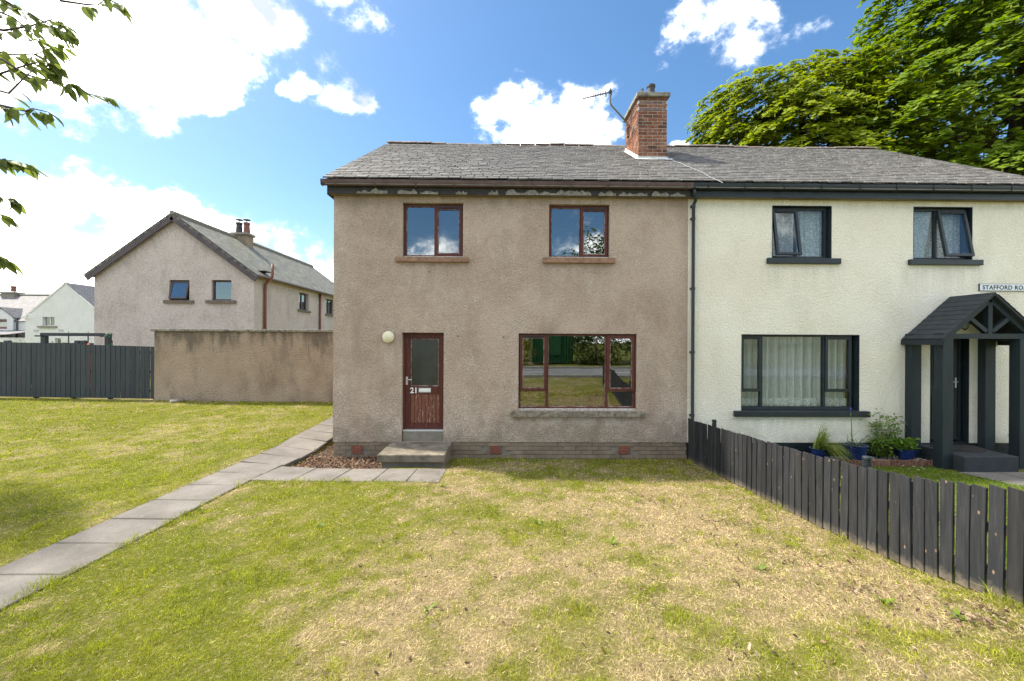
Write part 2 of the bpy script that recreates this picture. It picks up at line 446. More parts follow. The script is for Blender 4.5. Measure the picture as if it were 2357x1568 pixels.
def brickmat():
    m, nt, b = newmat('chimney_brick')
    oi = nt.nodes.new('ShaderNodeObjectInfo')
    c = ramp(nt, oi.outputs['Random'], [(0, (.12, .050, .032)), (.35, (.24, .092, .050)), (.7, (.34, .145, .078)), (1, (.42, .21, .125))])
    n = noise(nt, 22, 6, .7)
    c = mixc(nt, ramp(nt, n, [(.35, 1), (.62, 0)]), c, (.11, .05, .035))
    soot = ramp(nt, noise(nt, 2.6, 5, .6), [(.52, 0), (.66, .75)])
    c = mixc(nt, soot, c, (.05, .035, .03))
    nt.links.new(c, b.inputs['Base Color']); b.inputs['Roughness'].default_value = .9; b.inputs['Specular IOR Level'].default_value = .2
    bump(nt, b, n, .4, .01); return m
M_CBRICK = brickmat()
M_LEAD = pmat('lead_flashing', (.50, .50, .49), (.72, .72, .70), 9, .55, .2, 14, .02, metal=.15)
M_CAP = pmat('lichened_cope', (.13, .12, .10), (.33, .31, .26), 12, .95, .5, 40, .02)
M_POT = pmat('black_pot', (.022, .024, .026), (.05, .052, .055), 10, .6)
def slate(name, c1, c2, lich):
    m, nt, b = newmat(name)
    c = ramp(nt, noise(nt, 3, 6, .65), [(.35, c1), (.65, c2)])
    c, s = rnd_val(nt, c, .20)
    n = noise(nt, 26, 6, .7)
    c = mixc(nt, ramp(nt, n, [(.55, 0), (.72, .6)]), c, lich)
    c = mixc(nt, ramp(nt, n, [(.28, .5), (.42, 0)]), c, (.06, .055, .05))
    nt.links.new(c, b.inputs['Base Color']); b.inputs['Roughness'].default_value = .62; b.inputs['Specular IOR Level'].default_value = .4
    bump(nt, b, n, .35, .01); return m
M_SLATE = slate('grey_slate', (.092, .086, .080), (.150, .140, .128), (.24, .23, .19))
M_RIDGE = pmat('ridge_tile_clay', (.17, .13, .105), (.30, .25, .21), 7, .9, .4, 40, .015, rnd=.12)
M_GUTB = pmat('brown_gutter', (.075, .042, .036), (.115, .068, .058), 6, .45, spec=.5)
M_NAVY = pmat('dark_blue_grey_paint', (.011, .018, .022), (.018, .027, .033), 5, .45, .08, 30, .004, spec=.45)
M_NAVYW = pmat('dark_painted_timber', (.009, .017, .021), (.016, .026, .031), 9, .6, .2, 20, .006, stretch=(1, 1, .15))
M_FASC = pmat('weathered_fascia', (.026, .024, .024), (.05, .045, .043), 6, .75, .2, 30, .006)
M_PEEL = pmat('peeling_grey_paint', (.15, .135, .115), (.32, .30, .265), 14, .8, .3, 30, .01)
M_SOFF = pmat('soffit_board', (.14, .11, .07), (.21, .17, .11), 6, .85)
M_GREYM = pmat('galvanised_metal', (.32, .33, .34), (.45, .46, .47), 30, .45, metal=.6)
M_ALU = pmat('satin_aluminium', (.55, .55, .54), (.66, .66, .65), 40, .4, metal=.35)
M_BLACK = pmat('black_plastic', (.012, .012, .013), (.022, .022, .024), 20, .5)
M_LAMP = pmat('aged_cream_plastic', (.68, .62, .42), (.76, .71, .52), 8, .4, spec=.5)
M_WHITEP = pmat('white_paint', (.72, .72, .70), (.80, .80, .78), 20, .5)
M_SIGNBG = pmat('white_sign_face', (.70, .74, .77), (.76, .79, .81), 20, .4)
M_FELT = pmat('dark_shingle_felt', (.022, .027, .031), (.036, .042, .047), 5, .8, .3, 120, .006)
M_DOORG = pmat('dark_door_panel', (.010, .016, .018), (.016, .023, .026), 9, .4)
M_BARGE = pmat('purple_brown_bargeboard', (.060, .048, .055), (.088, .072, .080), 4, .7)
M_BRPIPE = pmat('red_brown_pipe', (.15, .055, .038), (.20, .078, .052), 6, .5)
M_PVC = pmat('white_window_frame', (.62, .62, .62), (.70, .70, .70), 9, .4)
M_SOIL = pmat('dark_soil', (.035, .025, .017), (.085, .06, .04), 9, 1, .5, 40, .02)
M_JOINT = pmat('sandy_joint', (.105, .096, .080), (.165, .152, .130), 12, 1, .4, 60, .01)
M_BLUE = pmat('cobalt_glaze', (.003, .014, .075), (.007, .028, .13), 6, .18, spec=.7)
M_LOG = pmat('stained_log', (.12, .055, .035), (.24, .125, .08), 12, .9, .3, 30, .01, rnd=.15)
M_STONE = pmat('gravel_stone', (.42, .36, .32), (.62, .56, .50), 30, .9, rnd=.35)
M_MAT = pmat('rubber_mat', (.015, .013, .012), (.05, .043, .038), 60, .9, .8, 60, .02)
M_BARK = pmat('bark', (.035, .028, .022), (.075, .062, .050), 8, .95, .6, 14, .05, stretch=(1, 1, .4))
M_CBARK = pmat('cherry_twig', (.055, .038, .028), (.10, .075, .058), 30, .8)
M_ROAD = pmat('asphalt', (.14, .14, .14), (.20, .198, .195), 3, .9, .3, 150, .01)
M_KERB = pmat('kerb_concrete', (.22, .21, .19), (.33, .31, .28), 5, .9)
M_GREENC = pmat('green_container_paint', (.014, .075, .025), (.022, .10, .036), 4, .5)
M_ORANGE = pmat('orange_plastic', (.75, .13, .04), (.82, .17, .06), 10, .5)
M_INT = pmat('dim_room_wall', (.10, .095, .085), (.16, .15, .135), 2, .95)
def roofmat(name, c1, c2, lich, rows=5.0, lo=.5, hi=.68):
    m, nt, b = newmat(name)
    c = ramp(nt, noise(nt, 1.2, 6, .7), [(.35, c1), (.65, c2)])
    tcn = nt.nodes.new('ShaderNodeTexBrick'); tcn.inputs['Scale'].default_value = 1
    tcn.inputs['Brick Width'].default_value = .28; tcn.inputs['Row Height'].default_value = 1/rows
    tcn.inputs['Mortar Size'].default_value = .012
    tcn.inputs['Color1'].default_value = (.75, .75, .75, 1); tcn.inputs['Color2'].default_value = (1.15, 1.15, 1.15, 1); tcn.inputs['Mortar'].default_value = (.3, .3, .3, 1)
    uv = nt.nodes.new('ShaderNodeUVMap'); uv.uv_map = 'UVMap'
    nt.links.new(uv.outputs[0], tcn.inputs['Vector'])
    c = mixc(nt, 1.0, c, tcn.outputs['Color'], 'MULTIPLY')
    c = mixc(nt, ramp(nt, noise(nt, 3.2, 6, .7), [(lo, 0), (hi, .7)]), c, lich)
    nt.links.new(c, b.inputs['Base Color']); b.inputs['Roughness'].default_value = .7
    bump(nt, b, tcn.outputs['Fac'], -.5, .03); return m
M_ROOFB = roofmat('lichened_slate_roof', (.085, .085, .07), (.15, .145, .12), (.25, .24, .16), lo=.46, hi=.66)
M_ROOFW = roofmat('blue_slate_roof', (.075, .075, .088), (.11, .11, .125), (.16, .16, .17))
M_ROOFG = roofmat('pinkish_slate_roof', (.13, .12, .125), (.185, .172, .178), (.24, .23, .23))

def glassmat(name, refl, tint=(.75, .8, .78), rough=0.0):
    m = bpy.data.materials.new(name); m.use_nodes = True; nt = m.node_tree; nt.nodes.clear()
    o = nt.nodes.new('ShaderNodeOutputMaterial'); mx = nt.nodes.new('ShaderNodeMixShader')
    t = nt.nodes.new('ShaderNodeBsdfTransparent'); t.inputs[0].default_value = (*tint, 1)
    g = nt.nodes.new('ShaderNodeBsdfGlossy'); g.inputs['Roughness'].default_value = rough; g.inputs[0].default_value = (.95, .97, 1, 1)
    lw = nt.nodes.new('ShaderNodeLayerWeight'); lw.inputs['Blend'].default_value = .5
    f5 = mth(nt, 'MULTIPLY_ADD', mth(nt, 'POWER', lw.outputs['Facing'], 4.0), 1-refl, refl)
    nt.links.new(f5, mx.inputs[0]); nt.links.new(t.outputs[0], mx.inputs[1]); nt.links.new(g.outputs[0], mx.inputs[2])
    bp = nt.nodes.new('ShaderNodeBump'); bp.inputs['Strength'].default_value = .03; bp.inputs['Distance'].default_value = .02
    nt.links.new(noise(nt, 1.4, 2), bp.inputs['Height']); nt.links.new(bp.outputs[0], g.inputs['Normal'])
    nt.links.new(mx.outputs[0], o.inputs[0]); return m
M_GLASS = glassmat('window_glass', .20, (.62, .66, .64))
M_GLASS2 = glassmat('clear_window_glass', .045, (.94, .96, .95))
def frosted():
    m, nt, b = newmat('obscured_glass')
    c = ramp(nt, noise(nt, 3, 3), [(.35, (.008, .010, .008)), (.65, (.022, .026, .021))])
    nt.links.new(c, b.inputs['Base Color']); b.inputs['Roughness'].default_value = .28; b.inputs['Specular IOR Level'].default_value = .8
    bump(nt, b, noise(nt, 160, 2), .25, .004); return m
M_FROST = frosted()
def curtainmat(name, lace):
    m = bpy.data.materials.new(name); m.use_nodes = True; nt = m.node_tree; nt.nodes.clear()
    o = nt.nodes.new('ShaderNodeOutputMaterial'); mx = nt.nodes.new('ShaderNodeMixShader'); a = nt.nodes.new('ShaderNodeAddShader')
    d = nt.nodes.new('ShaderNodeBsdfDiffuse'); d.inputs[0].default_value = (.82, .84, .82, 1)
    e = nt.nodes.new('ShaderNodeMixShader'); tl = nt.nodes.new('ShaderNodeBsdfTranslucent'); tl.inputs[0].default_value = (.8, .82, .8, 1)
    e.inputs[0].default_value = .3; nt.links.new(d.outputs[0], e.inputs[1]); nt.links.new(tl.outputs[0], e.inputs[2])
    t = nt.nodes.new('ShaderNodeBsdfTransparent')
    w = nt.nodes.new('ShaderNodeTexVoronoi'); w.feature = 'DISTANCE_TO_EDGE'; w.inputs['Scale'].default_value = 22 if lace else 16
    nt.links.new(pos(nt, (1, 0, 1)), w.inputs['Vector'])
    if lace: f = ramp(nt, w.outputs['Distance'], [(.05, .05), (.12, .42)])
    else: f = ramp(nt, w.outputs['Distance'], [(.0, .22), (.3, .30)])
    nt.links.new(f, mx.inputs[0]); nt.links.new(e.outputs[0], mx.inputs[1]); nt.links.new(t.outputs[0], mx.inputs[2])
    nt.links.new(mx.outputs[0], o.inputs[0]); return m
M_CURT = curtainmat('voile_curtain', False)
M_LACE = curtainmat('lace_curtain', True)

def foliage(name, attr=True, c=(.1, .16, .02), trans=.35, rnd=0, rough=.5):
    m = bpy.data.materials.new(name); m.use_nodes = True; nt = m.node_tree; b = nt.nodes['Principled BSDF']; o = nt.nodes['Material Output']
    if attr:
        at_ = nt.nodes.new('ShaderNodeAttribute'); at_.attribute_name = 'col'; cc = at_.outputs['Color']
    else:
        cc = ramp(nt, noise(nt, 6), [(.35, tuple(x*.8 for x in c)), (.65, tuple(x*1.2 for x in c))])
    if rnd: cc, _ = rnd_val(nt, cc, rnd)
    nt.links.new(cc, b.inputs['Base Color']); b.inputs['Roughness'].default_value = rough; b.inputs['Specular IOR Level'].default_value = .3
    tl = nt.nodes.new('ShaderNodeBsdfTranslucent'); mx = nt.nodes.new('ShaderNodeMixShader'); mx.inputs[0].default_value = trans
    h = nt.nodes.new('ShaderNodeHueSaturation'); h.inputs['Value'].default_value = 1.35; h.inputs['Saturation'].default_value = 1.1
    nt.links.new(cc, h.inputs['Color']); nt.links.new(h.outputs[0], tl.inputs[0])
    nt.links.new(b.outputs[0], mx.inputs[1]); nt.links.new(tl.outputs[0], mx.inputs[2]); nt.links.new(mx.outputs[0], o.inputs[0])
    return m
M_GRASS = foliage('grass_blades', trans=.3, rough=.6)
M_LEAF = foliage('tree_leaves', trans=.42, rough=.45)
M_CLEAF = foliage('cherry_leaf', attr=False, c=(.18, .225, .055), trans=.58, rnd=.40)
M_PLANT = foliage('garden_plant_leaf', trans=.3, rough=.5)
M_DEADL = foliage('dead_leaf', trans=.1, rough=.85)
def groundmat():
    m, nt, b = newmat('lawn_ground')
    at_ = nt.nodes.new('ShaderNodeAttribute'); at_.attribute_name = 'col'
    n = noise(nt, 55, 6, .75)
    c = mixc(nt, ramp(nt, n, [(.36, .55), (.56, 0)]), at_.outputs['Color'], (.06, .045, .025))
    c = mixc(nt, ramp(nt, noise(nt, 24, 5, .7), [(.50, 0), (.68, .45)]), c, (.40, .32, .17))
    nt.links.new(c, b.inputs['Base Color']); b.inputs['Roughness'].default_value = 1; b.inputs['Specular IOR Level'].default_value = .1
    bump(nt, b, n, .8, .03); return m
M_GROUND = groundmat()

# ------------------------------------------------------------------ terrain
YF = 8.65
CTRL = [(-4.5,3.5,.27),(-4.5,6,.24),(-4.5,8,.19),(-4.5,9.5,.22),(-4.7,11,.28),(-4.0,13.5,.44),(-8,13.5,.48),(-12,13.5,.52),(-17,13.5,.58),
        (-8,8,.27),(-8,5,.32),(-12,8,.35),(-8,10.5,.36),(-3.8,8.65,.03),(-2.2,8.65,.02),(0,8.65,0),(2,8.65,0),(3.84,8.65,0),(7,8.65,0),(11,8.65,0),
        (-3.6,7.4,.17),(-2,7.4,.16),(-1,7.0,.17),(.5,7,.12),(0,5.5,.22),(0,4,.34),(0,2.2,.5),(3.84,6.14,.15),(3.84,4.49,.27),(3.84,3.7,.37),(3.84,3.07,.52),(3.84,1.5,.72),
        (0,0,.72),(-4.5,1,.40),(-4.5,-1.2,.72),(0,-1.2,.80),(5,-1.2,.82),(7,6,.16),(7,4,.34),(10,6,.16),(10,3,.5),(-12,3,.42),(-12,-1.2,.75),
        (0,17,.25),(8,17,.2),(-8,18,.6),(-18,18,.65),(14,8,.05),(14,14,.1)]
_cp = np.array(CTRL)
def _tps():
    n = len(_cp); d = np.hypot(_cp[:, None, 0]-_cp[None, :, 0], _cp[:, None, 1]-_cp[None, :, 1])
    K = np.where(d > 0, d*d*np.log(d+1e-9), 0)+np.eye(n)*.05
    P = np.c_[np.ones(n), _cp[:, :2]]
    A = np.zeros((n+3, n+3)); A[:n, :n] = K; A[:n, n:] = P; A[n:, :n] = P.T
    return np.linalg.solve(A, np.r_[_cp[:, 2], 0, 0, 0])
_w = _tps()
def H(x, y):
    x = np.asarray(x, float); y = np.asarray(y, float)
    sh = x.shape; X = x.ravel(); Y = y.ravel(); out = np.empty(len(X))
    for i in range(0, len(X), 40000):
        a, b = X[i:i+40000], Y[i:i+40000]
        d = np.hypot(a[:, None]-_cp[None, :, 0], b[:, None]-_cp[None, :, 1])
        out[i:i+40000] = (np.where(d > 0, d*d*np.log(d+1e-9), 0) @ _w[:-3]) + _w[-3] + _w[-2]*a + _w[-1]*b
    out = np.clip(out, -.05, .85)
    # out of the gardens the ground eases to one level
    k = np.clip(np.maximum.reduce([(X-15)/8, (-X-19)/8, (Y-18)/8, (-1.0-Y)/1.0]), 0, 1)
    far = np.where(Y < 5, .80, .60)
    return (out*(1-k)+far*k).reshape(sh)
def h1(x, y): return float(H(np.array([x]), np.array([y]))[0])

def dryness(x, y):
    d = .40 + .85*(fbm(x*.55, y*.55, 1)-.5) + 1.0*(fbm(x*1.9, y*1.9, 4)-.5) + .95*(fbm(x*8, y*8, 8, 2)-.5)
    g = lambda cx, cy, rx, ry, a: a*np.exp(-(((x-cx)/rx)**2+((y-cy)/ry)**2))
    d = d + g(2.6, 5.2, 1.8, 2.2, .42) + g(3.2, 3.2, 1.5, 1.6, .25) + g(.8, 6.0, 1.8, 1.0, .22) + g(1.0, 3.6, 1.6, 1.2, .12) - g(-3, 6.0, 1.2, .8, .30) - g(-2.2, 3.2, 1.3, 1.2, .15) - g(-4, 4.2, 1.0, 1.2, .15)
    d = np.where(x < -5, d-.10, d) - g(-6.5, 4.6, 2.0, 1.8, .25)
    d = np.where(x > 3.95, d-.75, d)
    d = d - .25*np.clip((y-8.1)/.5, 0, 1)*(x > -1)*(x < 3.9)
    return np.clip(d, 0, 1)
GREEN = np.array([.175, .230, .014]); GREENY = np.array([.365, .370, .036]); STRAW = np.array([.64, .495, .280]); DKG = np.array([.055, .105, .014])
def lawncol(d, r, x):
    """albedo of the turf: fresh green to straw"""
    d = d[:, None]; r = r[:, None]
    c = GREEN*(1-r)+GREENY*r
    t = np.clip((d-.22)/.55, 0, 1)
    return c*(1-t)+STRAW*(.75+.4*r)*t

def axis(a, b, step, far):
    core = np.arange(a, b+1e-6, step); out = [core]
    g = step; p = b; hi = []
    while p < far: g *= 1.35; p += g; hi.append(p)
    g = step; p = a; lo = []
    while p > -far: g *= 1.35; p -= g; lo.append(p)
    return np.r_[lo[::-1], core, hi]
XL0 = at(767, 786, YF).x
def build_ground():
    xs = axis(-18, 14, .12, 600); ys = axis(-1.4, 14.4, .12, 600)
    X, Y = np.meshgrid(xs, ys); Z = H(X, Y)
    near = (np.abs(X+2) < 18) & (Y > -1.4) & (Y < 15)
    Z = Z + near*(.022*(fbm(X*3, Y*3, 9)-.5))
    # sunk beneath the houses and the flower bed beside the step
    bed = (X > -4.05) & (X < -2.25) & (Y > 7.6) & (Y < 8.7)
    bed |= (X > -4.10) & (X < XL0+.1) & (Y > 7.6) & (Y < 13.3)
    Z = np.where(bed, np.minimum(Z, .015), Z)
    pth_ = ((X > -4.88) & (X < -4.16) & (Y > 0) & (Y < 13.4)) | ((X > -4.2) & (X < -1.14) & (Y > 6.7) & (Y < 7.5)) | ((X > 8.55) & (Y > 6.75) & (Y < 7.75))
    Z = np.where(pth_, Z-.045, Z)
    n, m = X.shape
    V = np.c_[X.ravel(), Y.ravel(), Z.ravel()]
    idx = np.arange(n*m).reshape(n, m)
    Fc = np.stack([idx[:-1, :-1], idx[:-1, 1:], idx[1:, 1:], idx[1:, :-1]], -1).reshape(-1, 4)
    c = lawncol(dryness(V[:, 0], V[:, 1]), fbm(V[:, 0]*4, V[:, 1]*4, 6), V[:, 0])*.46
    o = bpy.data.objects.new('ground', np_mesh('ground', V, Fc, 4, M_GROUND, {'col': np.c_[c, np.ones(len(c))]}, True))
    link(o); tag(o, 'mown lawn ground, part green and part straw coloured', 'ground', kind='structure')
build_ground()

# ------------------------------------------------------------------ road behind the camera (seen in the window)
def build_road():
    m = MB(); m.box(-200, 200, -7.6, -1.6, .70, .845)
    o = m.build('road', M_ROAD); tag(o, 'grey asphalt road in front of the houses', 'road', kind='structure')
    for y in (-1.6, -7.75):
        k = MB(); k.box(-200, 200, y, y+.15, .70, .95)
        o = k.build('kerb', M_KERB, bevel=.015); tag(o, 'concrete kerb along the road edge', 'kerb', kind='structure')
    for i in range(-12, 12):
        q = MB(); q.box(i*5.0, i*5+2.2, -4.65, -4.55, .846, .850)
        o = q.build('road_marking', M_WHITEP); tag(o, kind='structure')
build_road()

# ------------------------------------------------------------------ windows and doors
def frame_part(name, mat, parent, x0, x1, z0, z1, holes, y0, y1, bevel=.006):
    m = MB(); m.plate(x0, x1, z0, z1, holes, y0, y1); return m.build(name, mat, parent, bevel=0)
def pane(parent, x0, x1, z0, z1, y, mat, rot=None, name='pane'):
    m = MB(); m.box(x0, x1, y, y+.006, z0, z1)
    if rot: m.rot(*rot)
    return m.build(name, mat, parent)
def sash(parent, x0, x1, z0, z1, w, y, mat, gmat, open_deg=0, bead=None, vent=None, wt=None):
    rot = None
    if open_deg: rot = (Matrix.Rotation(math.radians(-open_deg), 3, 'X'), (x0, y, z1))
    wt = wt or w
    hole = (x0+w, x1-w, z0+w, z1-wt)
    m = MB(); m.plate(x0, x1, z0, z1, [hole], y, y+.055)
    if rot: m.rot(*rot)
    o = m.build('sash', mat, parent)
    if bead:
        e = .009
        b = MB(); b.plate(hole[0]-.002, hole[1]+.002, hole[2]-.002, hole[3]+.002, [(hole[0]+e, hole[1]-e, hole[2]+e*1.6, hole[3]-e*.4)], y-.003, y+.012)
        b.build('glazing_bead', bead, parent)
    pane(parent, hole[0]-.004, hole[1]+.004, hole[2]-.004, hole[3]+.004, y+.025, gmat, rot)
    if vent:
        v = MB(); v.box(x0+w*1.1, x1-w*1.1, y-.012, y, z1-wt*.75, z1-wt*.35)
        if rot: v.rot(*rot)
        v.build('trickle_vent', vent, parent)
    return o
def two_light(house, x0, x1, z0, z1, rec, mat, gmat, sashes, label, mul_t, sillmat, sx0, sx1, sz0, sz1, bead=None, vent=None, fw=.045, bottom_strip=None):
    """window opening with two lights side by side; the named light is an opening sash"""
    y = YF+rec; xm = x0+(x1-x0)*mul_t
    l = (x0+fw, xm-.02, z0+fw, z1-fw*.9); r = (xm+.02, x1-fw, z0+fw, z1-fw*.9)
    fr = frame_part('window', mat, house, x0, x1, z0, z1, [l, r], y, y+.07)
    fr['label'] = label
    for k, q in (('L', l), ('R', r)):
        if k in sashes:
            e = .014
            sash(fr, q[0]-e, q[1]+e, q[2]-e, q[3]+e, .052, y-.022 if not sashes[k] else y-.035, mat, gmat, sashes[k], bead, vent, wt=.078 if vent else .052)
        else:
            if bead:
                b = MB(); b.plate(q[0], q[1], q[2], q[3], [(q[0]+.01, q[1]-.008, q[2]+.012, q[3]-.006)], y+.012, y+.03); b.build('glazing_bead', bead, fr)
            pane(fr, q[0]-.004, q[1]+.004, q[2]-.004, q[3]+.004, y+.03, gmat)
    if bottom_strip:
        b = MB(); b.box(x0, x1, y-.03, y, z0-.004, z0+.026); b.build('weather_bar', bottom_strip, fr, bevel=.004)
    s = MB(); s.box(sx0, sx1, YF-.07, YF+rec+.02, sz0, sz1)
    s.build('sill', sillmat, fr, bevel=.008)
    return fr

def FX(px, py=786): return at(px, py, YF).x
def FZ(px, py): return at(px, py, YF).z

# ------------------------------------------------------------------ the two houses
XL, XP, XR = FX(767), 3.84, 11.50         # left gable, party line, right gable
ZPL = FZ(1180, 1018)                       # underside of the roughcast
ZEAVE = 5.60
PITCH = .635; YE, ZE = 8.36, 5.79; YRIDGE = 12.8
SLL = math.hypot(1, PITCH)
def roofz(y): return ZE + (y-YE)*PITCH

house = thing('brown_house', ((XL+XP)/2, YF, 0), 'brown roughcast two storey house with red wooden door and brick chimney', 'house')
cream = thing('cream_house', ((XP+XR)/2, YF, 0), 'cream roughcast house with dark blue trim and gabled porch', 'house')

def rect(px0, py0, px1, py1):
    a = at(px0, py1, YF); b = at(px1, py0, YF); return (a.x, b.x, a.z, b.z)
# openings measured on the facade plane
B_UL = rect(926.5, 467.5, 1066, 591); B_UR = rect(1263.5, 471, 1403.5, 593)
B_DOOR = rect(924, 766, 1021.5, 1017); B_LW = rect(1193, 769, 1466, 944.5)
C_UL = rect(1776.7, 474.4, 1914.4, 595.2); C_UR = rect(2101.8, 477, 2238.5, 597.6)
C_LW = rect(1705.8, 771, 1978.3, 945.5); C_DOOR = rect(2140, 775, 2231, 1020)

def house_shell(root, x0, x1, openings, mat, z0):
    m = MB()
    m.plate(x0, x1, z0, ZEAVE, openings, YF, YF+.28)
    yb = 2*YRIDGE-YF
    m.box(x0, x1, yb-.25, yb, z0, ZEAVE)
    for (a, b) in ((x0, x0+.25), (x1-.25, x1)):
        m.box(a, b, YF+.28, yb-.25, z0, ZEAVE)
        zt = roofz(YRIDGE)-.12; zs = ZEAVE
        n = len(m.v)
        m.v += [(a, YF, zs), (a, yb, zs), (a, YRIDGE, zt), (b, YF, zs), (b, yb, zs), (b, YRIDGE, zt)]
        m.f += [(n, n+2, n+1), (n+3, n+4, n+5), (n, n+3, n+5, n+2), (n+1, n+2, n+5, n+4), (n, n+1, n+4, n+3)]
    w = m.build('wall', mat, root)
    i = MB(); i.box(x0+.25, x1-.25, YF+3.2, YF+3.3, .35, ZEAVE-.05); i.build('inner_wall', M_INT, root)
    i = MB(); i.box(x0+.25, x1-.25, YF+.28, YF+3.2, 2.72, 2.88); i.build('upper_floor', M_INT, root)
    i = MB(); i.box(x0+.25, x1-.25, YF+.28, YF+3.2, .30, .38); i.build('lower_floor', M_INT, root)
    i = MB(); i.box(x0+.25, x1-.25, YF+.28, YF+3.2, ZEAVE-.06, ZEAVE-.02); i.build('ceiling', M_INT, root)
    return w
wall_b = house_shell(house, XL, XP, [B_UL, B_UR, B_DOOR, B_LW], M_BROWN, ZPL)
wall_c = house_shell(cream, XP+.004, XR, [C_UL, C_UR, C_DOOR, C_LW], M_CREAM, ZPL)
wall_b['label'] = 'weathered brown roughcast wall with pale worn patches'

# small drill holes in the roughcast
for (px, py) in ((988, 626), (1054.5, 774), (1159, 776)):
    p = at(px, py, YF); m = MB(); m.lathe([(.017, -.002), (.017, .003), (.011, .004), (.010, -.001)], (p.x, YF, p.z), 10, 'Y'); m.build('drill_hole', M_BLACK, house)

def plinth(root, x0, x1, matb, matm, skips):
    m = MB(); m.box(x0+.004, x1, YF+.030, YF+.25, -.25, ZPL-.001); pl = m.build('plinth', matm, root)
    ch = .0885; L = .238; bh = ch-.012
    bm = {}
    def get(w):
        k = round(w, 2)
        if k not in bm:
            q = MB(); q.box(-k/2, k/2, -.020, .012, -bh/2, bh/2); me, _ = q.mesh('brick', matb); bm[k] = me
        return bm[k], k
    z = ZPL-.004-bh/2; r = 0
    while z > -.10:
        x = x0+.004; first = True
        while x < x1-.02:
            w = L if not (first and r % 2) else L/2
            first = False
            w = min(w, x1-x)
            if w > .06:
                cx = x+w/2
                if not any(s[0] < x+w-.01 and s[1] > x+.01 and s[2] < z+bh*.4 and s[3] > z-bh*.4 for s in skips):
                    me, k = get(w)
                    o = bpy.data.objects.new('brick', me); link(o, pl, (cx, YF+.030+random.uniform(-.003, .003), z))
                    o.rotation_euler = (0, random.uniform(-.004, .004), 0)
            x += w+.010
        z -= ch; r += 1
    return pl
VENTS = [rect(808.9, 1027, 833.7, 1045), rect(1127, 1027.5, 1153.3, 1045.5), rect(1424, 1027.5, 1449.8, 1045.5)]
STEPX = (FX(905), FX(1040))
pl_b = plinth(house, XL+.015, XP, M_PBRICK, M_PMORT, VENTS)
for v in VENTS:
    holes = []
    nx, nz = 8, 5; w = (v[1]-v[0]); hgt = (v[3]-v[2])
    for i in range(nx):
        for j in range(nz):
            cx = v[0]+w*(i+.5)/nx; cz = v[2]+hgt*(j+.5)/nz
            holes.append((cx-w/nx*.30, cx+w/nx*.30, cz-hgt/nz*.30, cz+hgt/nz*.30))
    m = MB(); m.plate(v[0], v[1], v[2], v[3], holes, YF+.004, YF+.028); o = m.build('air_vent', M_TERRA, house)
pl_c = plinth(cream, XP+.01, XR, M_NAVY, M_NAVY, [])

